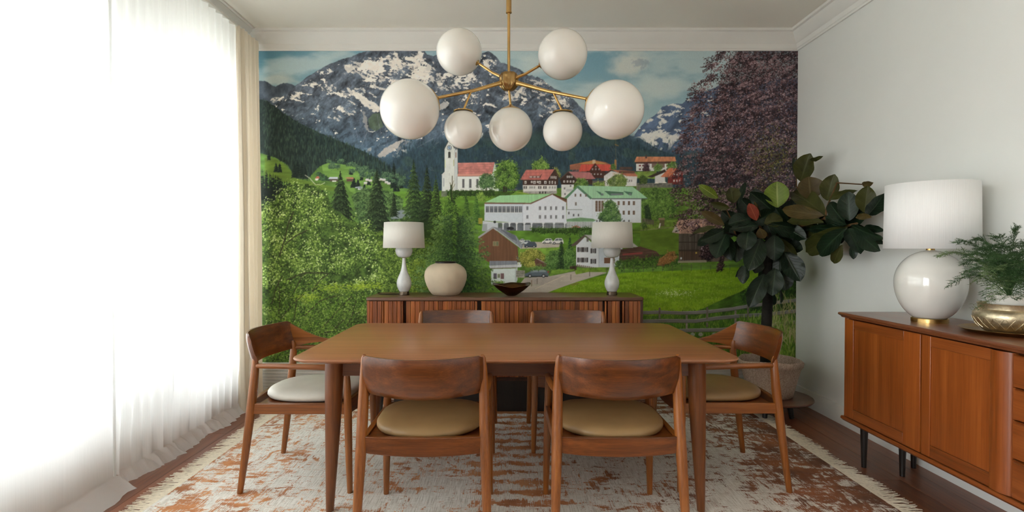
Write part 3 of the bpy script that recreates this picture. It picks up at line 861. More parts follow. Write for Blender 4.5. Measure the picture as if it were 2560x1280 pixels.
    mix(lowm * (XX < 1110), C(70, 102, 36)[None, None] * (.6 + .8 * gr[..., None]))

    # ---------------------------------------------------------------- village behind
    foliage([(1430, 425), (1446, 416), (1452, 440), (1430, 446)], 160, [(60, 46, 54), (98, 80, 84), (130, 112, 112)], (.8, 1.6), 6, 5)
    poly([(1424, 413), (1478, 402), (1484, 401), (1512, 406), (1527, 413), (1527, 425), (1424, 425)], (150, 96, 74), 1, .15)
    poly([(1444, 410), (1479, 403), (1500, 405), (1518, 411), (1470, 411)], (186, 136, 78), .9)
    rect(1480, 400, 1488, 410, (196, 176, 150), .8)
    poly([(1452, 412), (1526, 412), (1528, 428), (1446, 430)], (200, 84, 72), 1, .12, (3, 20))
    rect(1466, 428, 1512, 446, (70, 46, 40), 1, .2)
    poly([(1472, 431), (1487, 409), (1503, 431), (1503, 446), (1472, 446)], (74, 46, 40), 1, .15)
    line([(1471, 431), (1487, 409), (1504, 431)], 1.6, (112, 52, 46))
    for x, y in [(1479, 422), (1487, 422), (1495, 422), (1484, 434), (1492, 434), (1476, 434), (1500, 434), (1487, 415)]:
        rect(x, y, x + 3.4, y + 4, (206, 198, 190)); rect(x + .8, y + .8, x + 2.6, y + 3.2, (92, 90, 92))
    rect(1535, 400, 1540, 424, (170, 120, 70), .9); line([(1538, 330), (1538, 400)], 1.6, (96, 92, 72), .7); line([(1536, 362), (1545, 366)], 2, (150, 110, 60), .8)
    foliage([(1526, 414), (1536, 410), (1540, 426), (1528, 428)], 60, [(50, 74, 40), (84, 120, 52), (120, 150, 70)], (.8, 1.5), 5, 6)
    rect(1548, 418, 1580, 425, (88, 66, 58), .9, .2)
    # upper right long house
    poly([(1589, 406), (1684, 406), (1684, 428), (1589, 428)], (206, 208, 206), 1, .05)
    rect(1588, 402, 1686, 410, (82, 58, 50)); rect(1628, 406, 1660, 420, (96, 72, 62), .8)
    poly([(1584.6, 406), (1590, 392.6), (1686, 392.6), (1689, 404)], (186, 122, 88), 1, .2, (4, 14)); rect(1612, 389, 1616, 397, (84, 62, 58))
    for x in (1596, 1604, 1640, 1664, 1672):
        rect(x, 413, x + 5, 417, (120, 62, 62)); rect(x, 422, x + 5, 426, (96, 60, 60))
    foliage([(1608, 414), (1618, 408), (1624, 428), (1616, 440), (1606, 432)], 190, [(40, 26, 34), (70, 46, 54), (100, 72, 78)], (.8, 1.5), 6, 7)
    foliage([(1634, 416), (1644, 410), (1654, 418), (1652, 428), (1634, 430)], 170, [(52, 76, 40), (90, 128, 54), (130, 164, 78)], (.8, 1.6), 6, 8)
    foliage([(1666, 412), (1680, 404), (1692, 410), (1690, 424), (1668, 424)], 170, [(52, 76, 40), (90, 128, 54), (130, 164, 78)], (.8, 1.6), 6, 9)
    poly([(1585, 430), (1640, 428), (1640, 448), (1585, 446)], (124, 152, 62), .9, .2)
    # house with wide brown roof
    poly([(1509, 440), (1524, 428), (1592, 440), (1590, 466), (1509, 466)], (204, 204, 202), 1, .05)
    poly([(1504, 438), (1526, 425), (1530, 426), (1510, 440)], (78, 56, 48)); poly([(1526, 425), (1582, 428), (1594, 442), (1566, 441)], (172, 108, 84), 1, .2); rect(1546, 428, 1586, 434, (92, 66, 56), .8)
    rect(1530, 432, 1546, 446, (190, 176, 160), .6)
    for x in (1572, 1577): rect(x, 450, x + 2, 455, (110, 108, 108))
    poly([(1636, 440), (1660, 428), (1662, 458), (1636, 458)], (200, 200, 198)); poly([(1616, 443), (1661, 424), (1664, 430), (1630, 444)], (62, 50, 44))
    poly([(1675, 428), (1690, 422), (1706, 430), (1706, 462), (1668, 462), (1668, 446)], (122, 52, 48), 1, .15)
    poly([(1650, 443), (1671, 421), (1690, 421), (1676, 444)], (190, 112, 82), 1, .15)
    for x in (1682, 1689, 1696): rect(x, 434, x + 3.5, 439, (206, 200, 192)); rect(x, 450, x + 3.5, 455, (206, 200, 192))
    rect(1590, 458, 1680, 478, (120, 116, 106), .8, .35, (5, 5)); 
    for k in range(26): rect(1592 + k * 3.5, 462 + R.uniform(-3, 6), 1594 + k * 3.5, 472, (86, 84, 80), .6)
    for x, y in [(1660, 456), (1640, 457)]: poly([(x - 6, y + 2), (x, y - 2), (x + 6, y + 2)], (220, 218, 210))
    foliage([(1597, 445), (1606, 438), (1618, 446), (1616, 460), (1598, 460)], 150, [(40, 56, 30), (66, 92, 40), (104, 124, 56)], (.8, 1.6), 6, 10)
    # second dark chalet
    poly([(1403, 458), (1434, 458), (1434, 494), (1403, 494)], (206, 208, 206), 1, .05)
    poly([(1399, 449), (1420, 430), (1440, 449), (1440, 462), (1403, 462)], (62, 46, 40), 1, .15); rect(1434, 446, 1480, 462, (66, 48, 42), 1, .15)
    poly([(1420, 429.6), (1474, 431.6), (1488, 448), (1440.5, 449)], (176, 112, 112), 1, .1, (3, 18)); line([(1398, 449.5), (1420, 430), (1441, 449)], 1.8, (88, 70, 64))
    for x, y in [(1416, 440), (1421, 440), (1427, 440), (1408, 452), (1416, 452), (1424, 452), (1431, 452), (1465, 452)]:
        rect(x, y, x + 4, y + 5, (216, 212, 206)); rect(x + 1, y + 1, x + 3, y + 4, (110, 112, 116))
    for x, y in [(1409, 469), (1424, 463), (1410, 483)]: rect(x, y, x + 4, y + 5, (120, 122, 126))
    rect(1415, 473, 1432, 479, (180, 182, 184), .9)
    foliage([(1434, 462), (1444, 448), (1460, 446), (1470, 456), (1468, 470), (1440, 474)], 420, [(44, 74, 34), (84, 124, 46), (140, 172, 84)], (.8, 1.7), 8, 11)
    foliage([(1516, 452), (1536, 438), (1556, 436), (1566, 450), (1562, 466), (1524, 468)], 480, [(58, 80, 38), (98, 126, 52), (146, 164, 88)], (.8, 1.7), 8, 12)
    rect(1480, 452, 1512, 468, (104, 96, 84), .8, .3); foliage([(1480, 458), (1510, 454), (1510, 468), (1482, 468)], 150, [(60, 90, 36), (120, 150, 60), (160, 184, 90)], (.8, 1.5), 6, 13)
    # trees behind first chalet
    foliage([(1334, 425), (1334, 412), (1342, 402), (1352, 396), (1362, 402), (1370, 414), (1368, 426)], 620, [(50, 78, 34), (96, 136, 52), (160, 190, 98)], (.9, 1.9), 9, 14)
    foliage([(1384, 424), (1392, 418), (1402, 436), (1400, 446), (1390, 440)], 150, [(90, 100, 44), (140, 144, 70), (170, 172, 96)], (.8, 1.5), 6, 15)
    # first chalet
    poly([(1306.5, 462), (1392, 462), (1391, 484), (1308, 484)], (208, 208, 204), 1, .05); poly([(1308, 479), (1392, 478), (1392, 485), (1309, 485)], (150, 148, 142), .9, .25, (3, 3))
    poly([(1306.5, 449), (1370, 449), (1386, 425), (1396, 444), (1394, 463.5), (1306.5, 463.5)], (72, 52, 46), 1, .15)
    poly([(1300, 450), (1315, 425.4), (1386, 424), (1369, 450)], (188, 110, 102), 1, .12, (5, 14))
    for y in (433, 441): line([(1308, y), (1378, y - 1)], .8, (150, 84, 80), .6)
    poly([(1322, 446), (1326, 440.5), (1350, 440.5), (1356, 434), (1350, 446)], (96, 62, 58), .9)
    for x in (1324, 1333, 1342): rect(x, 441.5, x + 6.5, 444.8, (188, 176, 168)); 
    line([(1370, 450), (1387, 424.5), (1399, 446)], 1.6, (62, 44, 40)); rect(1337, 422, 1340, 426, (92, 66, 62)); rect(1362, 422, 1365, 426, (92, 66, 62))
    for x, y, w, h in [(1311, 453, 5, 7), (1327, 453, 4, 5), (1333, 453, 6, 7), (1342, 453, 3, 5), (1346, 453, 6, 7), (1360, 453, 6, 7), (1372, 453, 3, 7), (1379, 453, 3, 7), (1386, 454, 3, 7), (1376, 441, 2.6, 6), (1380, 441, 2.6, 6), (1384, 441, 2.6, 6), (1388, 442, 2.6, 6)]:
        rect(x, y, x + w, y + h, (216, 212, 204)); rect(x + w * .3, y + 1.2, x + w * .7, y + h - 1, (96, 96, 98))
    for x in (1309, 1345, 1358): rect(x, 466, x + 8, 472.5, (64, 56, 54)); rect(x + 2.2, 466.5, x + 5.8, 472, (176, 176, 174))
    for x in (1323, 1328, 1334, 1372, 1379, 1385): rect(x, 466.5, x + 4, 472, (150, 150, 148))
    for x in (1348, 1355, 1362): rect(x, 479, x + 3, 484.5, (58, 54, 54))
    poly([(1292, 482), (1306, 474), (1308, 484), (1290, 488)], (74, 92, 44), .8); rect(1281, 472, 1293, 478, (92, 94, 96), .9)
    poly([(1268, 484), (1300, 480), (1330, 486), (1300, 490), (1268, 490)], (140, 164, 60), .9)
    # church
    poly([(1100, 477), (1240, 477), (1330, 486), (1330, 506), (1100, 500)], (100, 140, 48), 1, .25, (16, 6))
    poly([(1143, 438), (1232, 438), (1232, 478), (1143, 478)], (214, 218, 214), 1, .03, (20, 12))
    poly([(1237, 407), (1242, 424), (1247, 440), (1247, 478), (1231, 478), (1229, 440)], (190, 204, 190), 1, .08)
    poly([(1145, 408), (1236.5, 406.4), (1231, 434), (1227, 440.5), (1142, 441), (1146, 434)], (192, 124, 116), 1, .16, (7, 6), 8)
    for y in (413, 418, 423.5, 429): line([(1146, y + .6), (1234, y - .6)], .9, (156, 92, 90), .65)
    poly([(1144, 436.5), (1229, 435), (1227, 440.5), (1142, 441)], (206, 146, 130), .9); line([(1142, 441.6), (1228, 441)], 1.0, (120, 92, 86))
    for x in (1156, 1173.5, 1191): 
        rect(x, 448.5, x + 5.4, 470, (92, 94, 98)); line([(x - 1, 470.3), (x + 6, 470.3)], 1, (176, 176, 172))
        for y in (452, 456, 460, 464): line([(x, y), (x + 5.4, y)], .7, (150, 146, 142))
    rect(1105.5, 438, 1112.5, 478, (204, 210, 206)); poly([(1104, 438), (1112, 430), (1112, 438)], (206, 206, 200)); rect(1109, 446, 1111, 467, (150, 156, 160))
    poly([(1112, 374), (1124, 350), (1137, 374), (1137, 478), (1112, 478)], (208, 212, 206), 1, .05, (5, 14)); poly([(1136.5, 374), (1140, 366), (1144.6, 376), (1144.6, 478), (1136.5, 478)], (192, 198, 196), 1, .04)
    line([(1111, 375), (1124, 349.5)], 1.4, (96, 88, 84)); poly([(1124, 348), (1132, 344), (1146, 372), (1144, 376), (1140, 366), (1137, 373)], (92, 86, 84))
    line([(1143, 442), (1143, 477)], .9, (110, 112, 112)); line([(1136.6, 374), (1136.6, 477)], .6, (170, 174, 172))
    ell(1124, 370.5, 6.2, 6.4, (52, 56, 62)); ell(1124, 370.5, 4.7, 4.9, (196, 204, 204)); ell(1124, 370.5, 3.4, 3.5, (84, 120, 160))
    for k in range(12): 
        a = k * math.pi / 6; line([(1124 + 4.4 * math.cos(a), 370.5 + 4.5 * math.sin(a)), (1124 + 6 * math.cos(a), 370.5 + 6.2 * math.sin(a))], .8, (206, 206, 196))
    line([(1124, 370.5), (1127.3, 368)], 1, (228, 228, 220)); line([(1124, 370.5), (1121.4, 371.8)], 1, (228, 228, 220))
    ell(1140.4, 371, 1.6, 5, (74, 82, 92))
    rect(1121, 382.5, 1127, 395, (70, 70, 66)); ell(1124, 382.6, 3, 2.6, (70, 70, 66)); line([(1120, 395.8), (1128, 395.8)], 1, (120, 120, 114)); rect(1139.2, 382, 1141.2, 395, (140, 110, 96))
    rect(1134, 400, 1136, 416, (164, 168, 116), .7); rect(1112, 400, 1115, 420, (206, 212, 160), .6); line([(1124, 433), (1124, 440)], .8, (150, 152, 150))
    foliage([(1117, 478), (1237, 476), (1238, 490), (1117, 490)], 800, [(22, 40, 18), (40, 66, 28), (74, 106, 42)], (.8, 1.6), 6, 16)
    poly([(1238, 478), (1290, 480), (1268, 492), (1238, 494)], (56, 82, 32), .8, .3)
    rect(1104, 478, 1118, 492, (110, 112, 108), .8, .3)
    foliage([(1238, 470), (1238, 440), (1243, 418), (1254, 404), (1268, 400), (1282, 408), (1292, 424), (1295, 448), (1290, 466), (1276, 474), (1252, 474)], 2300, [(30, 50, 24), (66, 104, 38), (112, 150, 60), (156, 188, 96)], (.9, 2.0), 11, 17)
    rect(1258, 466, 1262, 481, (52, 44, 36)); rect(1264, 468, 1267, 481, (52, 44, 36))
    foliage([(1199, 466), (1200, 452), (1208, 438), (1218, 433), (1230, 440), (1236, 456), (1232, 468), (1214, 471)], 900, [(34, 58, 36), (66, 104, 58), (120, 154, 96)], (.8, 1.8), 8, 18)
    line([(1217, 468), (1217, 477)], 1.4, (70, 62, 50)); line([(1131, 440), (1131, 478)], 1.0, (96, 96, 70)); line([(1131, 468), (1125, 456)], .8, (96, 96, 70)); line([(1131, 466), (1135, 452)], .8, (96, 96, 70))
    foliage([(1190, 486), (1208, 480), (1212, 500), (1196, 504)], 240, [(70, 104, 40), (120, 156, 60), (160, 190, 90)], (.8, 1.6), 7, 19)

    # ---------------------------------------------------------------- right of the village: lawn, playground
    poly([(1600, 470), (1700, 470), (1760, 560), (1760, 600), (1600, 590)], (88, 122, 44), 1, .35, (14, 8))
    foliage([(1600, 478), (1640, 470), (1700, 476), (1700, 520), (1640, 540), (1604, 520)], 900, [(44, 70, 32), (80, 118, 46), (122, 156, 72)], (.9, 1.9), 10, 20)
    foliage([(1612, 516), (1620, 510), (1628, 540), (1626, 552), (1612, 552)], 240, [(20, 36, 24), (36, 56, 34), (58, 80, 48)], (.8, 1.6), 6, 21)
    foliage([(1632, 510), (1660, 490), (1690, 500), (1690, 540), (1650, 552), (1630, 540)], 700, [(48, 76, 34), (86, 124, 46), (124, 158, 70)], (.9, 1.9), 10, 22)
    poly([(1600, 556), (1700, 548), (1700, 572), (1600, 576)], (104, 132, 48), .9, .3); poly([(1604, 545), (1634, 550), (1634, 562), (1604, 560)], (92, 86, 72), .8, .25, (2, 10))
    rect(1645, 545, 1661, 550, (132, 108, 84)); rect(1648, 550, 1660, 566, (92, 76, 58), .8); line([(1650, 558), (1647, 570)], 3.2, (206, 206, 200))
    for k in range(9): line([(1602 + k * 6, 552 + R.uniform(-2, 2)), (1602 + k * 6, 572)], .9, (80, 70, 56), .7)
    line([(1600, 576), (1700, 566)], 1.4, (130, 122, 96), .8); line([(1600, 580), (1700, 571)], 1.2, (96, 90, 74), .8)
    foliage([(1602, 560), (1612, 556), (1618, 568), (1606, 574)], 90, [(40, 62, 30), (70, 100, 44), (100, 130, 60)], (.8, 1.5), 6, 23)
    poly([(1570, 580), (1700, 570), (1720, 660), (1560, 650)], (96, 128, 40), 1, .2, (30, 10)); 

    # ---------------------------------------------------------------- white school buildings
    poly([(1306, 511), (1326, 508), (1381.5, 486), (1415, 503), (1416, 558), (1306, 558)], (208, 214, 222), 1, .02)
    poly([(1211.5, 508), (1307, 509), (1307, 558), (1211, 552)], (196, 206, 214), 1, .02)
    poly([(1211.5, 506.6), (1249.6, 489), (1381.5, 485), (1325.6, 508)], (152, 204, 150), 1, .06, (2, 40)); poly([(1211.5, 506.6), (1325.6, 507.6), (1325.6, 510.5), (1211.5, 510)], (112, 82, 66))
    poly([(1325, 508), (1380, 484.5), (1384, 485.4), (1326, 511)], (120, 92, 74)); poly([(1380, 484.5), (1430, 504), (1436, 514), (1416, 516), (1416, 507), (1382, 488)], (116, 82, 62))
    poly([(1384, 485.5), (1431, 504), (1430, 507), (1382, 488)], (88, 62, 50))
    rect(1213.5, 516.5, 1305, 531.5, (74, 80, 88)); 
    for k in range(9): rect(1213 + k * 10.3, 516.5, 1214.8 + k * 10.3, 531.5, (214, 218, 220)); [rect(1215 + k * 10.3 + j * 2.7, 516.5, 1215.8 + k * 10.3 + j * 2.7, 531.5, (178, 184, 190)) for j in (1, 2)]
    line([(1213, 519.5), (1305, 519.5)], .7, (170, 176, 182)); line([(1213, 532), (1305, 532)], 1, (214, 218, 220)); line([(1306.6, 510), (1306.6, 557)], 1, (168, 176, 186))
    for x in (1316, 1347.5, 1361, 1375, 1388, 1405):
        for y in (516.5, 538): rect(x, y, x + 4.4, y + 8.6, (96, 100, 108)); line([(x + 2.2, y), (x + 2.2, y + 8.6)], .7, (190, 194, 200)); line([(x - 1, y + 9.2), (x + 5.4, y + 9.2)], .9, (184, 190, 196))
    rect(1211, 556, 1416, 577, (96, 102, 108), 1, .3, (12, 8)); poly([(1207, 552), (1245, 556), (1245, 577), (1205, 577)], (186, 194, 200)); rect(1246, 556, 1256, 568, (90, 104, 92), .9, .3)
    for x in (1256, 1272, 1290, 1309, 1327, 1356, 1383, 1410): rect(x, 558, x + 3.4, 576, (204, 208, 212)); rect(x - 1.4, 556, x + 5, 559.5, (206, 210, 214))
    rect(1312, 562, 1326, 576, (150, 156, 164)); 
    for k in range(14): rect(1360 + k * 4, 561, 1361 + k * 4, 570, (170, 176, 180), .7)
    ell(1276, 571, 9, 4, (44, 46, 50)); line([(1212, 556.5), (1416, 557)], 1.4, (206, 212, 218)); ell(1237, 555, 3.5, 3, (44, 50, 46))
    rect(1206, 560, 1218, 578, (150, 158, 164))
    # second school house
    poly([(1417, 492), (1443.7, 467), (1480, 497), (1480, 556), (1417, 556)], (206, 213, 220), 1, .02)
    rect(1480, 496, 1602.5, 557, (204, 210, 216), 1, .02)
    poly([(1443.7, 464.4), (1581, 467.5), (1618, 496), (1479.6, 496)], (150, 196, 158), 1, .08, (2.4, 30)); line([(1479, 497.3), (1618, 497.3)], 2.2, (76, 88, 84))
    poly([(1443.7, 464), (1447, 466), (1418, 496), (1409, 496)], (92, 136, 104)); poly([(1443.7, 464), (1480, 496), (1476, 499), (1442, 470)], (84, 124, 98))
    poly([(1489, 477), (1500, 481), (1509, 489), (1502, 489)], (76, 116, 92)); poly([(1509, 477), (1558, 481), (1558, 488), (1524, 489)], (72, 112, 88)); poly([(1557, 478), (1580, 481), (1578, 489), (1571, 488)], (76, 116, 92))
    rect(1526, 484, 1556, 488, (110, 120, 122)); rect(1502, 484, 1508, 488, (110, 120, 122)); rect(1571, 484, 1577, 488, (110, 120, 122)); line([(1509, 477), (1558, 479)], 1, (170, 206, 176))
    for x in (1436, 1449, 1462.5): rect(x, 485, x + 4, 492, (112, 100, 92))
    rect(1437.5, 506, 1441, 514, (112, 104, 98))
    for k in range(3): rect(1488 + k * 7.4, 502.5, 1493.6 + k * 7.4, 529, (110, 90, 76)); [line([(1488 + k * 7.4, y), (1493.6 + k * 7.4, y)], .6, (150, 136, 124)) for y in (509, 515, 522)]
    for x in (1517, 1543.5, 1556, 1569, 1581.5):
        rect(x, 503, x + 5, 513, (112, 92, 78)); rect(x, 527, x + 5, 537, (112, 92, 78))
    for x in (1558, 1570, 1490, 1497): rect(x, 550, x + 3.4, 555, (92, 92, 92))
    line([(1601.5, 497), (1601.5, 556)], 1.2, (178, 186, 194)); line([(1480, 498), (1480, 545)], .8, (182, 190, 198))
    rect(1416, 524, 1455, 548, (200, 207, 214)); line([(1416, 524), (1455, 524)], 1.4, (120, 130, 132)); 
    for x in (1420, 1432, 1444): rect(x, 535 if x > 1421 else 530, x + 3.4, (535 if x > 1421 else 530) + 6, (88, 90, 94))
    poly([(1416, 548), (1450, 544), (1482, 547), (1490, 551), (1480, 555), (1416, 554)], (112, 152, 112), 1, .1); rect(1416, 554, 1482, 571, (120, 128, 130))
    for k in range(17): rect(1416.5 + k * 4, 554, 1418 + k * 4, 570, (212, 216, 218))
    line([(1416, 560), (1482, 560)], 1, (204, 208, 210)); line([(1416, 554.6), (1482, 555)], 1.2, (206, 210, 212)); line([(1416, 570), (1482, 570)], 1.4, (196, 200, 202))
    poly([(1428, 568), (1440, 563), (1452, 568), (1448, 571), (1432, 571)], (170, 110, 100))
    foliage([(1493, 546), (1502, 534), (1512, 522), (1514, 508), (1526, 498), (1538, 508), (1540, 522), (1552, 536), (1552, 548), (1540, 556), (1508, 556)], 1500, [(32, 56, 34), (58, 94, 48), (96, 132, 70), (140, 168, 102)], (.9, 1.9), 9, 24)
    # lawn and hedge below the school
    poly([(1248, 577), (1330, 577), (1480, 574), (1600, 582), (1600, 626), (1300, 616), (1280, 596)], (88, 130, 42), 1, .25, (22, 6))
    foliage([(1330, 571), (1480, 569), (1482, 584), (1332, 582)], 1000, [(26, 46, 20), (50, 80, 30), (88, 122, 46)], (.8, 1.7), 7, 25)
    poly([(1300, 610), (1320, 604), (1400, 606), (1398, 618), (1340, 622), (1300, 622)], (178, 172, 160), 1, .08); line([(1300, 623), (1398, 618)], 1, (110, 92, 74), .7)
    poly([(1298, 622), (1400, 618), (1420, 640), (1300, 640)], (118, 160, 58), 1, .2)

    def car(x0, y0, x1, y1, body, glass=(70, 80, 88)):
        w, h = x1 - x0, y1 - y0
        poly([(x0, y0 + h * .82), (x0 + w * .01, y0 + h * .55), (x0 + w * .17, y0 + h * .42), (x0 + w * .34, y0 + h * .06), (x0 + w * .5, y0), (x0 + w * .84, y0 + h * .03), (x0 + w * .97, y0 + h * .4), (x0 + w, y0 + h * .82), (x0 + w * .93, y0 + h * .9), (x0 + w * .06, y0 + h * .92)], body)
        poly([(x0 + w * .24, y0 + h * .42), (x0 + w * .38, y0 + h * .13), (x0 + w * .56, y0 + h * .1), (x0 + w * .56, y0 + h * .4)], glass); poly([(x0 + w * .6, y0 + h * .1), (x0 + w * .83, y0 + h * .13), (x0 + w * .9, y0 + h * .38), (x0 + w * .6, y0 + h * .4)], glass)
        line([(x0 + w * .04, y0 + h * .9), (x0 + w * .96, y0 + h * .88)], h * .1, (40, 40, 42))
        for q in (.22, .78):
            ell(x0 + w * q, y0 + h * .82, h * .2, h * .2, (36, 36, 38)); ell(x0 + w * q, y0 + h * .82, h * .12, h * .12, (176, 180, 182))
    car(1296, 597, 1312, 607, (206, 208, 208)); car(1303, 600, 1328, 612, (190, 196, 200)); car(1310, 604, 1342, 619, (70, 82, 96))
    car(1355, 596, 1382, 609, (216, 216, 214)); car(1379, 595, 1409, 611, (206, 206, 204), (90, 98, 104))
    # brown house
    poly([(1197, 594), (1233, 571), (1294, 617), (1297, 655), (1222, 655), (1197, 640)], (112, 78, 56), 1, .12, (2.4, 60))
    rect(1232, 603, 1247, 615, (150, 130, 96)); rect(1233.5, 604, 1239, 614, (120, 120, 88)); rect(1240.5, 604, 1246, 614, (104, 112, 84))
    poly([(1195, 592), (1231, 567), (1237, 568), (1237, 572), (1233, 571), (1197, 596)], (156, 158, 162)); poly([(1233, 567), (1252, 571), (1290, 589), (1296, 598), (1308, 614), (1303, 622), (1240, 575)], (128, 134, 144), 1, .15, (2, 9))
    poly([(1250, 572), (1288, 588), (1292, 602), (1280, 598)], (92, 98, 108), .8); line([(1236, 571), (1302, 620)], 1.8, (178, 180, 184))
    poly([(1224, 652), (1292, 652), (1297, 662), (1224, 664)], (126, 132, 142), 1, .12, (2.2, 30)); poly([(1222, 664), (1292, 661), (1302, 668), (1226, 671)], (188, 192, 196), 1, .08, (2.2, 30)); line([(1224, 671), (1300, 669)], 1.4, (112, 98, 88))
    poly([(1228, 672), (1288, 671), (1292, 712), (1228, 712)], (204, 216, 214), 1, .03); poly([(1288, 671), (1294, 668), (1294, 700), (1287, 712)], (176, 188, 186))
    poly([(1290, 640), (1306, 652), (1300, 656), (1294, 650)], (92, 92, 96)); rect(1294, 656, 1304, 667, (206, 212, 212))
    rect(1234, 683, 1242, 697, (100, 96, 108)); rect(1243, 683.5, 1251, 695.5, (216, 222, 214)); rect(1244.4, 684.6, 1246.8, 694.5, (96, 112, 78)); rect(1247.6, 684.6, 1250, 694.5, (96, 112, 78)); rect(1251.6, 683, 1260, 697, (122, 96, 98))
    # garden between the houses
    poly([(1294, 668), (1440, 668), (1440, 690), (1300, 700)], (84, 118, 46), 1, .3, (12, 6))
    foliage([(1296, 650), (1304, 632), (1324, 622), (1350, 626), (1364, 640), (1362, 662), (1320, 668)], 1300, [(70, 76, 30), (116, 124, 46), (164, 160, 70), (184, 176, 92)], (.9, 2.0), 10, 26)
    poly([(1336, 650), (1342, 646), (1368, 660), (1366, 668), (1340, 668)], (98, 68, 56), 1, .2); line([(1341, 646), (1368, 660)], 2, (150, 136, 130))
    foliage([(1366, 664), (1370, 640), (1384, 626), (1398, 622), (1402, 668), (1372, 672)], 900, [(42, 68, 34), (76, 116, 52), (124, 160, 84)], (.9, 1.9), 10, 27)
    conifer(1403, 600, 670, 34, [(26, 44, 26), (48, 76, 38), (84, 116, 56)], 5); conifer(1424, 590, 672, 36, [(30, 56, 30), (58, 96, 48), (104, 142, 74)], 6)
    foliage([(1408, 640), (1420, 624), (1436, 628), (1440, 668), (1412, 674)], 700, [(44, 74, 34), (84, 126, 54), (132, 168, 86)], (.9, 1.9), 9, 28)
    foliage([(1446, 590), (1456, 576), (1472, 578), (1474, 596), (1452, 602)], 300, [(44, 74, 34), (84, 126, 54), (132, 168, 86)], (.9, 1.8), 8, 29)
    rect(1290, 676, 1312, 694, (150, 144, 136), .9, .3, (4, 3)); 
    for y in (679, 684, 689): line([(1290, y), (1308, y)], 1.2, (100, 98, 92))
    # white chalet behind the right lamp
    poly([(1440, 612), (1462, 592), (1498, 622), (1498, 674), (1440, 664)], (212, 217, 222), 1, .02); poly([(1497, 612), (1556, 618), (1556, 668), (1497, 674)], (192, 200, 208), 1, .03)
    poly([(1427, 613), (1461, 587), (1466, 588), (1442, 612), (1432, 616)], (96, 82, 76)); poly([(1461, 587), (1482, 587.5), (1560, 590), (1596, 618), (1500, 616)], (186, 186, 184), 1, .08); line([(1464, 590), (1500, 620)], 2, (98, 84, 78))
    for x, y in [(1447, 618), (1460, 618), (1480, 621), (1447, 644), (1460, 644), (1480, 647)]:
        rect(x - 4, y, x + 10, y + 12, (74, 70, 70)); rect(x, y - .6, x + 6, y + 12.6, (190, 190, 190)); rect(x + 1, y + 1, x + 5, y + 11, (110, 112, 116))
    rect(1466, 595, 1471, 604, (110, 106, 104)); line([(1497, 622), (1497, 672)], .9, (130, 134, 138)); rect(1510, 644, 1536, 658, (120, 84, 62))
    for k in range(12): rect(1441 + k * 5, 661 + k * .8, 1445 + k * 5, 667 + k * .8, (112, 100, 92), .8)
    poly([(1424, 666), (1441, 664), (1441, 677), (1425, 677)], (70, 54, 44), 1, .3)
    # log pile and hay
    poly([(1548, 624), (1600, 616), (1640, 628), (1652, 640), (1640, 648), (1548, 656)], (84, 62, 52), 1, .4, (26, 2.2)); poly([(1556, 634), (1606, 630), (1606, 635), (1556, 638)], (150, 70, 66)); line([(1548, 642), (1655, 638)], 2, (66, 54, 48))
    foliage([(1540, 652), (1600, 646), (1694, 634), (1700, 660), (1600, 672), (1540, 672)], 1100, [(34, 58, 24), (62, 98, 32), (94, 132, 46)], (.9, 1.9), 9, 30)
    foliage([(1640, 664), (1650, 646), (1668, 632), (1686, 630), (1694, 642), (1680, 652), (1656, 664)], 620, [(96, 62, 34), (146, 100, 54), (176, 130, 78)], (.8, 1.7), 7, 31)
    # road, parked car, big meadow
    poly([(1298, 712), (1312, 694), (1376, 690), (1436, 678), (1472, 678), (1520, 681), (1490, 690), (1444, 704), (1398, 720), (1352, 738), (1290, 738)], (176, 168, 156), 1, .07, (20, 5))
    poly([(1312, 694), (1374, 690), (1404, 692), (1360, 712), (1312, 716)], (158, 150, 142), .7, .08); line([(1338, 722), (1372, 706), (1412, 688)], 1.4, (204, 196, 172), .8); line([(1312, 712), (1350, 712)], 1.2, (160, 176, 140), .7)
    poly([(1374, 688), (1436, 676), (1436, 672), (1380, 674)], (112, 150, 52), .9, .25)
    poly([(1436, 676), (1456, 670), (1500, 668), (1545, 668), (1545, 680), (1470, 680), (1440, 686)], (104, 136, 44), 1, .25)
    car(1311.5, 671.5, 1372, 693.5, (86, 98, 108), (128, 140, 148)); rect(1369, 677, 1372, 682, (150, 60, 60))
    foliage([(1322, 668), (1350, 664), (1376, 670), (1366, 674), (1330, 676)], 150, [(50, 80, 36), (90, 130, 54), (130, 164, 84)], (.8, 1.6), 6, 32)
    poly([(1345, 742), (1400, 720), (1446, 704), (1500, 690), (1560, 682), (1640, 678), (1760, 674), (1998, 655), (1998, 800), (1345, 800)], (116, 154, 26), 1, .22, (26, 7), 12)
    gm = pmask([(1345, 742), (1400, 720), (1446, 704), (1500, 690), (1560, 682), (1640, 678), (1760, 674), (1998, 655), (1998, 780), (1345, 780)], 1)
    gx = R.uniform(1350, 1998, 5200); gy = np.sort(R.uniform(676, 790, 5200)); kk = gy > np.interp(gx, [1345, 1446, 1560, 1998], [744, 706, 684, 660])
    gx, gy = gx[kk], gy[kk]
    dabs(gx, gy, R.uniform(.7, 1.2, len(gx)), R.uniform(1.4, 3.4, len(gx)), R.randn(len(gx)) * .3, ramp(R.rand(len(gx)), [(72, 112, 12), (104, 146, 20), (138, 172, 44), (152, 184, 66)]), .5)
    poly([(1424, 712), (1440, 706), (1452, 708), (1432, 714)], (116, 104, 62), .6)
    for k in range(160): ell(R.normal(1685, 22), R.normal(732, 4.5), 1.1, .8, (206, 216, 170), .7)
    for k in range(140): ell(R.uniform(1400, 1960), R.uniform(700, 775), .9, .8, (206, 214, 176), .5)
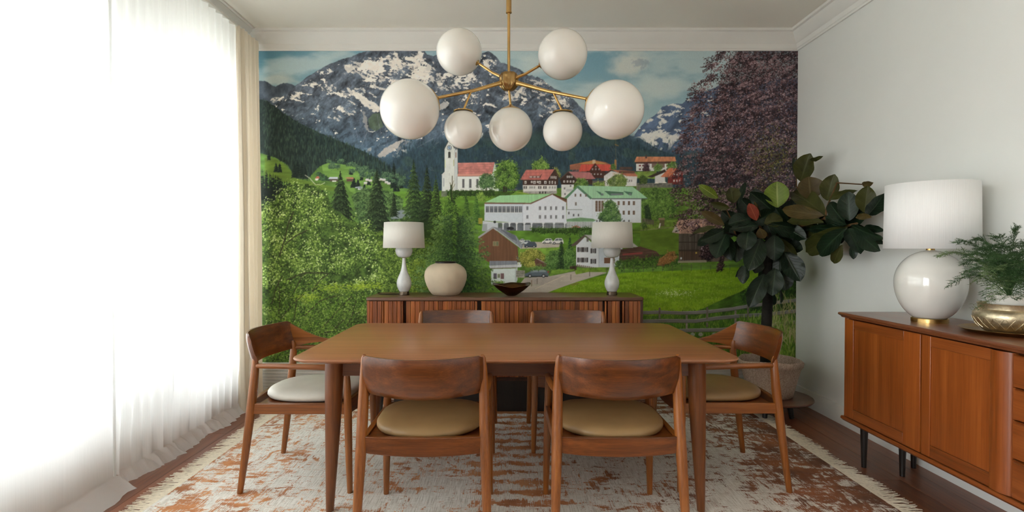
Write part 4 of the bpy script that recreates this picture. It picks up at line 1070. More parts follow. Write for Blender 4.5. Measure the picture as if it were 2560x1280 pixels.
    for x, y in [(1343, 710), (1427, 700), (1474, 691), (1516, 684)]: line([(x, y - 14), (x, y)], 1.5, (86, 74, 60))
    line([(1329, 700), (1329, 716)], 1.4, (110, 84, 58))
    # wire fence at the far side of the meadow
    for k in range(15): line([(1560 + k * 24, 650 + R.uniform(-1, 2) + 10), (1560 + k * 24, 681 - k * .5)], 1.1, (74, 78, 58), .8)
    line([(1500, 676), (1620, 666), (1760, 664), (1900, 652)], .8, (96, 110, 70), .7); line([(1560, 672), (1760, 670), (1900, 660)], .7, (96, 110, 70), .6)
    # barn
    poly([(1696, 580), (1800, 578), (1800, 654), (1696, 654)], (80, 74, 66), 1, .4, (2.2, 40)); rect(1696, 604, 1770, 607, (58, 50, 44), .8); rect(1696, 624, 1770, 628, (56, 46, 40), .8); rect(1697, 628, 1766, 650, (84, 64, 50), .7, .3, (2.2, 40))
    poly([(1694, 652), (1766, 650), (1766, 656), (1694, 657)], (150, 142, 120), .9); poly([(1679, 581), (1696, 548), (1800, 546), (1806, 584), (1696, 584)], (176, 140, 122), 1, .3, (4, 20)); poly([(1679, 581), (1690, 562), (1698, 582)], (176, 176, 168), .9); rect(1700, 643, 1704, 648, (190, 196, 200)); rect(1738, 630, 1742, 634, (190, 160, 70))
    poly([(1780, 640), (1820, 638), (1820, 652), (1780, 654)], (110, 92, 80), .8)

    # ---------------------------------------------------------------- copper beech
    edge = [(1998, 129), (1792, 129), (1786, 142), (1764, 158), (1762, 172), (1772, 184), (1758, 198), (1742, 208), (1716, 226), (1728, 234), (1726, 250), (1742, 262), (1726, 278), (1712, 300), (1716, 318), (1698, 336), (1704, 352), (1688, 372), (1702, 392),
            (1694, 418), (1680, 440), (1694, 462), (1676, 478), (1694, 494), (1690, 512), (1712, 526), (1688, 540), (1710, 552), (1700, 566), (1732, 572), (1758, 566), (1790, 580), (1840, 578), (1900, 570), (1998, 568)]
    inner = [(1998, 129), (1840, 129), (1826, 160), (1806, 190), (1800, 220), (1780, 250), (1782, 290), (1756, 330), (1750, 380), (1740, 420), (1730, 470), (1744, 520), (1790, 556), (1850, 566), (1998, 560)]
    B = [(24, 19, 22), (50, 36, 40), (88, 62, 66), (138, 108, 112), (192, 172, 176)]
    line([(1882, 129), (1886, 200), (1888, 300), (1884, 420)], 5, (66, 58, 54), .9); line([(1888, 300), (1850, 240), (1820, 210)], 1.6, (60, 50, 48), .8); line([(1886, 340), (1930, 290), (1960, 250)], 1.8, (60, 50, 48), .8); line([(1884, 280), (1840, 340), (1790, 370)], 1.6, (60, 50, 48), .7)
    mix(sm(.0, 1.0, np.clip((XX - np.interp(YY, [129, 220, 330, 470, 560], [1812, 1772, 1740, 1716, 1740])) / 60, 0, 1)) * sm(572, 548, YY) * .5, C(62, 45, 49))
    foliage(inner, 13000, B, (1.2, 2.8), 16, 40, bias=-.30, fill=0, light=(-.35, -.8))
    foliage(edge, 16000, B, (1.0, 2.2), 13, 41, bias=-.05, fill=0, light=(-.35, -.9))
    for k in range(420):                              # level sprays of lighter leaves
        x, y = R.uniform(1715, 1990), R.uniform(140, 560)
        if x < np.interp(y, [129, 200, 300, 420, 560], [1800, 1760, 1725, 1700, 1720]): continue
        l = R.uniform(10, 30); q = R.rand(16)
        X = x - l * q; Y = y + 5 * q * q + R.randn(16) * 2.0
        dabs(X, Y, R.uniform(1.2, 2.3, 16), R.uniform(.6, 1.2, 16), R.randn(16) * .5, ramp(.45 + R.rand(16) * .5, B), .85)
    # drooping twigs along the left rim
    for k in range(130):
        i = R.randint(1, 30); (ax, ay) = edge[i]
        l = R.uniform(12, 34); a = R.uniform(-.5, .8) + math.pi
        q = np.linspace(0, 1, 12); X = ax + 16 + math.cos(a) * l * q + R.randn(12) * 1.4; Y = ay + R.uniform(-8, 8) + math.sin(-a) * l * q * .5 + q * q * 6 + R.randn(12) * 1.4
        dabs(X, Y, R.uniform(1.2, 2.4, 12), R.uniform(.7, 1.3, 12), R.randn(12) * .5, ramp(R.rand(12) * .7, B), .85)
    ys = R.rand(700)
    X = R.normal(1930, 34, 700); Y = R.normal(395, 34, 700)
    dabs(X, Y, R.uniform(1.2, 2.6, 700), R.uniform(.8, 1.6, 700), R.rand(700) * 3, ramp(ys, [(70, 74, 34), (112, 112, 46), (150, 150, 70)]), .5)
    foliage([(1750, 610), (1760, 580), (1790, 585), (1796, 640), (1770, 652), (1750, 640)], 600, B, (1.0, 2.0), 9, 42, bias=-.14)
    foliage([(1800, 640), (1812, 636), (1806, 672), (1790, 682)], 160, B, (1.0, 1.9), 6, 43, bias=-.18)

    # ---------------------------------------------------------------- lower right: shade, fence, tall grass
    poly([(1610, 790), (1720, 786), (1760, 770), (1820, 742), (1870, 722), (1998, 690), (1998, 926), (1610, 926)], (58, 92, 26), .9, .45, (16, 8))
    foliage([(1850, 730), (1900, 700), (1998, 680), (1998, 800), (1900, 790), (1860, 770)], 1500, [(20, 40, 14), (42, 74, 24), (76, 112, 40)], (1.0, 2.2), 12, 44)
    poly([(1345, 780), (1998, 800), (1998, 926), (1345, 926)], (66, 104, 26), .85, .4, (14, 9))
    blades(1500, 1998, 775, 926, 3600, [(34, 62, 14), (66, 104, 24), (104, 142, 40), (130, 160, 66)], (5, 14), 7)
    poly([(940, 742), (1345, 740), (1500, 775), (1500, 926), (940, 926)], (66, 104, 30), .95, .4, (14, 9))
    blades(940, 1520, 742, 926, 2600, [(34, 62, 14), (66, 104, 24), (104, 142, 40), (130, 160, 66)], (5, 14), 17)
    def rail(p, th, col):
        for (ax, ay), (bx, by) in zip(p[:-1], p[1:]): poly([(ax, ay), (bx, by), (bx, by + th), (ax, ay + th)], col, 1, .16, (30, 1.6)); line([(ax, ay + .6), (bx, by + .6)], 1.1, (168, 164, 158), .7); line([(ax, ay + th), (bx, by + th)], 1.2, (62, 60, 52), .7)
    for x, y0, y1 in [(1717, 787, 830), (1839, 776, 812)]: rect(x - 2.5, y0, x + 2.5, y1, (128, 120, 108), 1, .2)
    rail([(1605, 777.5), (1650, 776), (1700, 778), (1740, 777), (1768, 775), (1830, 768), (1870, 761), (1998, 745)], 8.5, (116, 114, 110))
    rail([(1605, 799), (1660, 797), (1740, 798), (1790, 791), (1850, 785), (1910, 782), (1998, 772)], 9, (110, 108, 104))
    rail([(1690, 822), (1740, 821), (1800, 820), (1860, 814), (1998, 800)], 9, (112, 110, 104))
    for x, y0, y1 in [(1649, 769, 796), (1768, 768, 798), (1870, 754, 800), (1768, 806, 818)]: rect(x - 2.2, y0, x + 2.4, y1, (104, 94, 84), 1, .2)
    for x in (1732, 1752, 1786, 1796): ell(x, 836, 6, 5, (150, 148, 144), .8)
    blades(1850, 1998, 790, 926, 1500, [(44, 74, 16), (88, 126, 34), (128, 158, 58), (158, 168, 92)], (10, 26), 8, .9, .2)
    blades(1925, 1998, 740, 860, 170, [(120, 116, 70), (160, 150, 100), (186, 176, 126)], (14, 40), 9, .8, .4)

    # ---------------------------------------------------------------- conifers and bushes on the left
    GD = [(18, 28, 18), (36, 52, 30), (60, 80, 44), (92, 112, 60)]
    poly([(656, 520), (700, 520), (800, 540), (900, 560), (1000, 520), (1100, 500), (1110, 560), (1000, 600), (656, 620)], (52, 78, 38), .85, .5, (12, 10))
    foliage([(880, 490), (910, 470), (980, 480), (1010, 500), (1000, 560), (900, 560)], 1200, [(34, 54, 32), (62, 92, 52), (110, 140, 84)], (.9, 2.0), 11, 45)
    rect(985, 528, 1025, 546, (150, 158, 164), .8, .3, (10, 4)); poly([(975, 540), (1004, 524), (1030, 532), (1026, 545), (980, 548)], (122, 130, 138), .8); rect(995, 531, 1001, 536, (84, 92, 98))
    conifer(852, 432, 566, 92, GD, 1, 2400); conifer(943, 424, 592, 100, GD, 2, 2700); conifer(1035, 404, 570, 78, [(24, 40, 24), (48, 70, 34), (84, 110, 52), (122, 146, 72)], 3, 2300)
    conifer(1068, 418, 565, 62, GD, 4, 1500); conifer(1090, 440, 560, 46, [(24, 36, 20), (50, 74, 30), (92, 122, 46), (132, 158, 66)], 7, 900); conifer(985, 482, 540, 24, GD, 8, 360)
    poly([(960, 556), (1110, 546), (1110, 640), (960, 640)], (40, 60, 28), .55, .5, (9, 9))
    LG = [(26, 42, 18), (54, 80, 28), (100, 130, 50), (148, 174, 84), (196, 212, 144)]
    bush = [(656, 520), (690, 500), (700, 482), (730, 462), (770, 460), (800, 470), (822, 490), (830, 520), (850, 530), (872, 548), (904, 560), (940, 580), (960, 600), (975, 640), (985, 690), (975, 760), (975, 926), (656, 926)]
    poly(bush, (44, 66, 26), .9, .5, (13, 13))
    foliage(bush, 17000, LG, (1.2, 2.7), 21, 46, bias=.06, fill=.6)
    foliage([(656, 720), (760, 700), (940, 730), (975, 800), (960, 926), (656, 926)], 5000, [(20, 34, 12), (48, 78, 20), (84, 118, 34), (124, 156, 52)], (1.2, 2.6), 18, 47, bias=-.02, fill=.3)
    for a, b, w, h in [(828, 718, 26, 6), (900, 716, 18, 4), (950, 712, 22, 6), (770, 742, 20, 6)]:
        x = R.normal(a, w, 170); y = R.normal(b, h, 170)
        dabs(x, y, R.uniform(1.5, 3.2, 170), R.uniform(.8, 1.4, 170), R.randn(170) * .3, ramp(R.rand(170), [(104, 136, 24), (140, 166, 38), (164, 184, 70)]), .6)
    for p in [[(700, 640), (712, 600), (722, 560), (735, 530)], [(712, 612), (740, 590), (770, 575)], [(716, 700), (760, 682), (800, 682), (822, 684)], [(735, 730), (756, 690), (766, 682)], [(780, 730), (800, 700), (822, 684)], [(668, 860), (700, 800), (730, 760), (760, 736)],
              [(700, 880), (735, 800), (742, 750)], [(760, 790), (800, 752), (845, 738)], [(790, 850), (805, 820), (850, 770), (880, 740)], [(860, 830), (880, 790), (890, 750)], [(800, 836), (830, 826), (860, 800)], [(680, 760), (690, 720), (706, 690)], [(696, 790), (700, 742), (696, 700)]]:
        line(p, R.uniform(1.6, 3.2), (44, 40, 28), .8)
    foliage([(690, 740), (940, 740), (960, 900), (690, 900)], 1900, [(48, 76, 20), (92, 126, 38), (140, 168, 66)], (1.1, 2.4), 15, 48, bias=.04, fill=0)
    # spruce in front and bushes around it
    foliage([(940, 580), (1000, 566), (1060, 600), (1110, 620), (1110, 740), (960, 740)], 4200, [(36, 56, 20), (72, 100, 34), (116, 144, 54), (158, 182, 88)], (1.1, 2.4), 15, 49)
    foliage([(1000, 690), (1022, 660), (1050, 650), (1075, 690), (1080, 740), (1004, 740)], 900, [(70, 94, 26), (116, 138, 40), (164, 180, 76)], (1.1, 2.2), 12, 50, fill=0)
    conifer(1165, 480, 640, 60, [(40, 66, 30), (76, 112, 44), (122, 156, 66)], 9, 1300); conifer(1190, 486, 560, 36, [(50, 84, 36), (92, 134, 52), (140, 176, 76)], 10, 500); rect(1196, 545, 1206, 560, (190, 160, 60), .7)
    conifer(1128, 470, 728, 176, [(26, 46, 20), (60, 94, 34), (108, 144, 56), (156, 184, 90)], 11, 6800, .5, (1.2, 2.5))
    foliage([(1086, 560), (1100, 520), (1118, 500), (1150, 520), (1170, 560), (1160, 610), (1100, 610)], 1100, [(44, 72, 26), (86, 122, 40), (136, 168, 72)], (1.1, 2.3), 13, 52, fill=0)
    SP = [(20, 36, 22), (44, 72, 38), (84, 118, 58), (128, 158, 84)]
    tiers = [(560, 50), (590, 62), (620, 84), (650, 96), (676, 106), (704, 100), (730, 90)]
    for ty, hw in tiers:
        for s in (-1, 1):
            for k in range(7):
                l = hw * R.uniform(.6, 1.05); y0 = ty - 24 + k * 6; q = np.sort(R.rand(70)); sl = R.uniform(.12, .38)
                X = 1136 + s * (6 + l * q) + R.randn(70) * 1.6; Y = y0 + sl * l * q - 10 * (q > .75) * (q - .75) * 4 + R.randn(70) * 3.2 * (1.1 - q * .5) + 5
                T = .25 + q * .5 - s * .06 + R.randn(70) * .16
                z = R.uniform(1.1, 2.3, 70)
                dabs(X, Y, z * 1.3, z * .6, np.full(70, s * (sl + .3)) + R.randn(70) * .5, ramp(T, SP), .88)
    line([(1131, 440), (1131, 500)], 1.5, (70, 66, 40)); line([(1131, 468), (1125, 458)], .9, (86, 80, 44)); line([(1131, 474), (1138, 460)], .9, (86, 80, 44))
    foliage([(1240, 704), (1256, 702), (1262, 712), (1240, 714)], 70, [(70, 110, 40), (110, 150, 60), (150, 180, 90)], (.9, 1.7), 6, 51)
    # print curve: a little softer and paler than the source colours
    g_ = A.mean(2, keepdims=True)
    A[:] = g_ + (A - g_) * .93
    A[:] = np.clip(A, 0, 1) ** 1.0
    # paper grain
    A[:] = np.clip(A * (1 + .05 * (R.rand(MH, MW, 1) - .5)), 0, 1)
    return A

A = paint_mural()
def build_mural():
    st = 1.25
    nx, ny = int(MW / st), int(MH / st)
    gx = np.linspace(0, MW - 1.001, nx); gy = np.linspace(0, MH - 1.001, ny)
    ix = gx.astype(int); fx = (gx - ix)[None, :, None]; iy = gy.astype(int); fy = (gy - iy)[:, None, None]
    ix1 = np.minimum(ix + 1, MW - 1); iy1 = np.minimum(iy + 1, MH - 1)
    c = (A[iy][:, ix] * (1 - fx) + A[iy][:, ix1] * fx) * (1 - fy) + (A[iy1][:, ix] * (1 - fx) + A[iy1][:, ix1] * fx) * fy
    c = np.where(c <= .04045, c / 12.92, ((c + .055) / 1.055) ** 2.4)
    x = WX + .0; X = (MX0 + gx * MW / (MW - 1) - VPX) / PX; Z = CAMZ - (MY0 + gy * MH / (MH - 1) - 620) / PX
    X[0] = min(X[0], -2.2); X[-1] = WR - .001; Z[0] = 2.853; Z[-1] = .30
    co = np.zeros((ny, nx, 3), np.float32)
    co[..., 0] = X[None]; co[..., 1] = WB - .004; co[..., 2] = Z[:, None]
    idx = np.arange(nx * ny).reshape(ny, nx)
    q = np.stack([idx[1:, :-1], idx[1:, 1:], idx[:-1, 1:], idx[:-1, :-1]], -1).reshape(-1, 4)
    me = bpy.data.meshes.new('wall_mural')
    me.vertices.add(nx * ny); me.vertices.foreach_set('co', co.ravel())
    me.loops.add(q.size); me.loops.foreach_set('vertex_index', q.ravel().astype(np.int32))
    me.polygons.add(len(q)); me.polygons.foreach_set('loop_start', np.arange(0, q.size, 4, dtype=np.int32))
    me.update(calc_edges=True)
    at_ = me.color_attributes.new('print', 'FLOAT_COLOR', 'POINT')
    rgba = np.ones((nx * ny, 4), np.float32); rgba[:, :3] = c.reshape(-1, 3)
    at_.data.foreach_set('color', rgba.ravel())
    m, nt, p, _ = newmat('mural_print')
    a = nd(nt, 'ShaderNodeAttribute', attribute_name='print')
    mp = mapped(nt, (1, 1, 1), False)
    n = nd(nt, 'ShaderNodeTexNoise', i_Scale=420.0, i_Detail=2.0); nt.links.new(mp.outputs[0], n.inputs['Vector'])
    mr = nd(nt, 'ShaderNodeMapRange'); mr.inputs['To Min'].default_value = .86 * MURAL_GAIN; mr.inputs['To Max'].default_value = 1.14 * MURAL_GAIN
    nt.links.new(n.outputs['Fac'], mr.inputs['Value'])
    mu = nd(nt, 'ShaderNodeMix', data_type='RGBA', blend_type='MULTIPLY'); mu.inputs[0].default_value = 1.0
    nt.links.new(a.outputs['Color'], mu.inputs[6]); nt.links.new(mr.outputs[0], mu.inputs[7]); nt.links.new(mu.outputs[2], p.inputs['Base Color'])
    p.inputs['Roughness'].default_value = .7; p.inputs['Specular IOR Level'].default_value = .25
    me.materials.append(m)
    o = bpy.data.objects.new('wall_mural', me); COL.objects.link(o)
    return tag(o, 'wall-wide printed mural of an alpine village below snowy mountains', 'mural')
MURAL_GAIN = 1.36
build_mural()

# ======================================================================= rug
RG = .008
RX0, RX1, RY0, RY1 = -1.70, 1.86, 1.35, 4.34
RC = Vector(((RX0 + RX1) / 2, 2.9, 0))
rug = thing('area_rug', 'large worn cream and rust rug with fringed ends under the table', 'rug', RC)
bm = B()
n = 60
def rug_edge(y): return .012 * mnoise.noise(Vector((y * 2.2, 3.1, 0)))
rows = []
for j in range(n + 1):
    y = RY0 + (RY1 - RY0) * j / n
    e = rug_edge(y)
    rows.append([(RX0 + e, y, .001), (RX0 + e + .004, y, RG), (RX1 - e - .004, y, RG), (RX1 - e, y, .001)])
loft(bm, [[Vector(p) for p in r] for r in rows])
obj('pile', bm, M['rug'], rug, angle=60)
for side, x0 in ((-1, RX0), (1, RX1)):                   # knotted fringe, one strand after another
    bm = B(); y = RY0 + .005
    while y < RY1 - .005:
        L = random.uniform(.075, .135) * (1 + .25 * mnoise.noise(Vector((y * 3, side, 0))))
        dy = random.uniform(-.03, .03) + .035 * mnoise.noise(Vector((y * 5, 7, side)))
        w = random.uniform(.0022, .004); z = random.uniform(.003, .007)
        xa = x0 - side * (rug_edge(y) + .003) * (1 if side > 0 else -1) * side
        p = [Vector((xa, y, .006)), Vector((xa + side * L * .5, y + dy * .35 + random.uniform(-.003, .003), z)), Vector((xa + side * L, y + dy, .002))]
        vs_ = [[bm.verts.new(q + Vector((0, s * w * (1 - .35 * i), .0 if s else .002))) for s in (-1, 0, 1)] for i, q in enumerate(p)]
        for a, b in zip(vs_[:-1], vs_[1:]):
            for k in range(2): bm.faces.new((a[k], a[k + 1], b[k + 1], b[k]))
        y += random.uniform(.0022, .0042)
    xa = x0 - side * .004
    box(bm, min(xa, xa + side * .03), RY0, .001, max(xa, xa + side * .03), RY1, .0065)
    f = obj('fringe', bm, M['fringe'], rug, smooth=False); f['kind'] = 'stuff'

# ======================================================================= dining table
def build_table():
    cx, cyy = .05, 2.965
    W, D = 2.03, 1.17
    t = thing('dining_table', 'long walnut dining table with rounded corners in the middle of the room', 'table', (cx, cyy, RG))
    bm = B()
    loop = lambda s, z, r: [Vector((cx + x, cyy + y, z)) for x, y in rounded(W - s, D - s, r, 8)]
    loft(bm, [loop(.16, .718, .05), loop(.05, .728, .08), loop(.006, .739, .09), loop(0, .744, .09), loop(.004, .749, .09), loop(.014, .7515, .086)])
    obj('tabletop', bm, M['table_top'], t, angle=30)
    ax, ay = .85, .43
    for s in (-1, 1):
        y = cyy + s * ay
        obj('apron', box_(cx - ax + .03, y - .011, .645, cx + ax - .03, y + .011, .7185), M['table_x'], t, bevel=.002)
        xx = cx + s * ax
        obj('apron', box_(xx - .011, cyy - ay + .03, .645, xx + .011, cyy + ay - .03, .7185), M['table_y'], t, bevel=.002)
    for sx in (-1, 1):
        for sy in (-1, 1):
            x, y = cx + sx * ax, cyy + sy * ay
            bm = tube(B(), [(x, y, .7185), (x + sx * .003, y, .64), (x + sx * .01, y + sy * .004, .4), (x + sx * .02, y + sy * .008, .12), (x + sx * .024, y + sy * .01, RG)], [.044, .043, .035, .023, .018], 20)
            obj('leg', bm, M['table_z'], t)
    return t
build_table()

# ======================================================================= dining chairs
def chair(loc, rotz, label, wing=0, leather='leather'):
    """walnut armchair facing +y: curved back board, rod arms, round-backed cushion"""
    t = thing('dining_chair', label, 'chair', loc, rotz, 'walnut dining chairs around the table')
    P = lambda bm, name, mat, **k: obj(name, bm, mat, t, local=True, **k)
    ORG[t.name] = Vector((0, 0, 0))
    for s in (-1, 1):
        if wing: P(tube(B(), [(s * .268, -.292, 0), (s * .262, -.268, .18), (s * .255, -.242, .40), (s * .252, -.228, .52), (s * .2495, -.220, .62), (s * .246, -.221, .668), (s * .243, -.223, .685)],
               [.0145, .0185, .0225, .0225, .0195, .015, .008], 16), 'leg', M['chair_z'])
        else: P(tube(B(), [(s * .268, -.292, 0), (s * .262, -.268, .18), (s * .255, -.240, .40), (s * .252, -.224, .52), (s * .249, -.212, .64), (s * .246, -.214, .74), (s * .244, -.222, .785), (s * .242, -.226, .797)],
               [.0145, .0185, .0225, .0228, .021, .0165, .0125, .007], 16), 'leg', M['chair_z'])
        P(tube(B(), [(s * .262, .262, 0), (s * .258, .256, .18), (s * .252, .25, .42), (s * .250, .246, .56), (s * .249, .243, .622)], [.0135, .0175, .0205, .0175, .014], 16), 'leg', M['chair_z'])
        # rod arm from the rear leg over the front leg
        P(tube(B(), [(s * .250, -.212, .640), (s * .254, -.195, .641), (s * .262, -.14, .642), (s * .268, 0, .640), (s * .264, .12, .636), (s * .254, .22, .632), (s * .246, .275, .628), (s * .243, .285, .627)],
               [.012, .0125, .0135, .014, .015, .0165, .013, .006], 14), 'armrest', M['chair_y'])
        P(box_(s * .253 - .012, -.235, .398, s * .253 + .012, .25, .452), 'side_rail', M['chair_y'], bevel=.004)
    # curved rails
    for y0, bend, nm in ((-.232, -.02, 'rear_rail'), (.248, .012, 'front_rail')):
        bm = B(); rings = []
        for k in range(13):
            u = -1 + k / 6; x = u * .245; y = y0 + bend * (1 - u * u)
            rings.append([Vector((x, y - .012, .398 - .010 * (1 - u * u))), Vector((x, y + .012, .398 - .010 * (1 - u * u))), Vector((x, y + .012, .466)), Vector((x, y - .012, .466))])
        P(loft(bm, rings), nm, M['chair_x'], angle=30, bevel=.003)
    # curved back board, its lower edge dipping, one end drawn out into a slim wing where the photo shows it
    bm = B(); rings = []
    ks = 28
    for k in range(ks + 1):
        u = -1 + 2 * k / ks
        x = u * (.262 if wing else .246)
        c = 1 - u * u
        zt = .797 + .004 * abs(u) ** 3
        zb = .640 - .010 * c
        yb = -.205 - .088 * c; lean = -.040
        th = .0085 + .004 * c
        if abs(u) > .93: zt -= .010 * (abs(u) - .93) / .07; zb += .018 * (abs(u) - .93) / .07
        r = []
        nz = 7
        for j in range(nz + 1):
            q = j / nz; z = zb + (zt - zb) * q
            r.append(Vector((x, yb + lean * q - .006 * math.sin(PI * q) + th * (1 if 0 < j < nz else .45), z)))
        for j in range(nz, -1, -1):
            q = j / nz; z = zb + (zt - zb) * q
            r.append(Vector((x, yb + lean * q - .006 * math.sin(PI * q) - th * (1 if 0 < j < nz else .45), z)))
        rings.append(r)
    bk = P(loft(bm, rings), 'backrest', M['chair_x'], angle=60)
    if wing:
        s = wing
        bm = B(); rings = []
        for k in range(15):
            q = k / 14
            y = -.215 + q * .36; x = s * (.259 - .006 * q)
            h = .066 * max(0, 1 - q * 1.5) ** 2.2 + .008; zc = .690 + .028 * max(0, 1 - q * 1.5) ** 2 - .010 * q
            w = .0075
            ly = lambda z_: y - .040 * max(0, (z_ - .64) / .157) * (1 - q) ** 3
            rings.append([Vector((x - w, ly(zc - h), zc - h)), Vector((x + w, ly(zc - h), zc - h)), Vector((x + w * 1.2, ly(zc), zc)), Vector((x + w, ly(zc + h), zc + h)), Vector((x - w, ly(zc + h), zc + h)), Vector((x - w * 1.2, ly(zc), zc))])
        o = P(loft(bm, rings), 'back_wing', M['chair_y'], angle=60)
        P(tube(B(), [(s * .253, .138, .680), (s * .251, .19, .658), (s * .249, .235, .633)], [.0075, .0078, .008], 10), 'wing_end', M['chair_y'])
    # webbed seat base under the cushion, then the cushion: straight front, round back
    P(box_(-.24, -.21, .425, .24, .236, .445), 'seat_base', M['chair_x'], bevel=.003)
    def outline(s, z, up=0):
        pts = []
        for k in range(48):
            a = 2 * PI * k / 48
            ca, sa = math.cos(a), math.sin(a)
            n_ = 3.4 if sa > 0 else 2.35
            r = (abs(ca) ** n_ + abs(sa) ** n_) ** (-1 / n_)
            pts.append(Vector((ca * r * .238 * s, .012 + sa * r * (.250 if sa < 0 else .240) * s, z)))
        return pts
    bm = B()
    rings = [outline(.90, .449), outline(.975, .453), outline(1.0, .464), outline(.995, .474), outline(.97, .483), outline(.90, .491), outline(.78, .497), outline(.58, .501), outline(.34, .503), outline(.1, .504)]
    c = P(loft(bm, rings), 'seat_cushion', M[leather], angle=180)
    ORG[t.name] = Vector(loc)
    return t

chair((-.335, 2.44, RG), 0, 'walnut armchair with tan seat, back to the viewer, left of the two in front')
chair((.468, 2.44, RG), 0, 'walnut armchair with tan seat, back to the viewer, right of the two in front')
chair((-1.045, 2.975, RG), -PI / 2, 'walnut armchair with tan seat coloured pale as if window-lit at the table end beside the white curtain', -1, 'leather_lit')
chair((1.15, 2.985, RG), PI / 2, 'walnut armchair at the table end in front of the potted fig tree', 1)
chair((-.335, 3.505, RG), PI, 'walnut armchair mostly hidden behind the table, below the round clay vase')
chair((.435, 3.505, RG), PI, 'walnut armchair mostly hidden behind the table, below the right small lamp')

# ======================================================================= sideboard against the mural
SBZ = .882
def build_sideboard():
    x0, x1, y0, y1, zb = -1.018, 1.02, 3.972, 4.405, .285
    t = thing('long_sideboard', 'low dark rosewood sideboard with vertical slatted doors against the mural', 'sideboard', (0, (y0 + y1) / 2, RG))
    bm = B()
    loft(bm, [[Vector((x, y, z)) for x, y in rounded(x1 - x0 + .006 - s, y1 - y0 + .012 - s, .012, 4, (x0 + x1) / 2, (y0 + y1) / 2)] for s, z in ((.012, SBZ - .026), (0, SBZ - .02), (0, SBZ - .004), (.008, SBZ))])
    obj('top', bm, M['side_x'], t, angle=35)
    obj('side_panel', box_(x0, y0 + .004, zb, x0 + .02, y1 - .004, SBZ - .026), M['slat'], t, bevel=.002)
    obj('side_panel', box_(x1 - .02, y0 + .004, zb, x1, y1 - .004, SBZ - .026), M['side_dark'], t, bevel=.002)
    obj('back_panel', box_(x0 + .02, y1 - .015, zb, x1 - .02, y1 - .005, SBZ - .026), M['side_dark'], t)
    obj('bottom_panel', box_(x0, y0, zb - .022, x1, y1, zb), M['side_dark'], t, bevel=.003)
    obj('inner_carcass', box_(x0 + .022, y0 + .05, zb + .002, x1 - .022, y1 - .02, SBZ - .03), M['side_dark'], t)
    obj('under_shadow', box_(-.84, y0 + .1, RG, .84, y1 - .02, zb - .022), M['ebony'], t, bevel=.002)  # dark block added in place of the shade under the sideboard
    def X(px): return (px - VPX) / (FPX / y0)
    doors = [(918, 953), (959, 1002), (1014, 1187), (1203, 1508), (1520, 1551), (1563, 1606)]
    for a, b in doors:
        xa, xb = X(a), X(b)
        d = obj('tambour_door', box_(xa, y0 + .024, zb + .004, xb, y0 + .03, SBZ - .03), M['side_dark'], t)
        nsl = max(2, round((xb - xa) / .0345)); w = (xb - xa) / nsl
        for k in range(nsl):
            bm = B(); u0, u1 = xa + k * w + .0006, xa + (k + 1) * w - .0006
            prof = [(u0, y0 + .024), (u0, y0 + .012), (u0 + .0025, y0 + .009), (u1 - .0025, y0 + .009), (u1, y0 + .012), (u1, y0 + .024)]
            loft(bm, [[Vector((x, y, z)) for x, y in prof] for z in (zb + .004, SBZ - .03)])
            obj('slat', bm, M['slat'], d, smooth=False)
    for a in (953.5, 1002.5, 1188, 1513, 1557):           # rounded pull strips at the door edges
        xa = X(a); w = .015
        bm = loft(B(), [[Vector((xa + w / 2 + w / 2 * math.cos(q * PI / 8), y0 + .022 - .022 * math.sin(q * PI / 8), z)) for q in range(9)] for z in (zb + .004, SBZ - .03)])
        obj('door_pull', bm, M['slat'], t)
    for sx in (-.92, .92):
        for y in (y0 + .08, y1 - .08):
            obj('leg', tube(B(), [(sx, y, zb - .022), (sx * 1.02, y, RG)], [.022, .014], 14), M['ebony'], t)
    return t
build_sideboard()

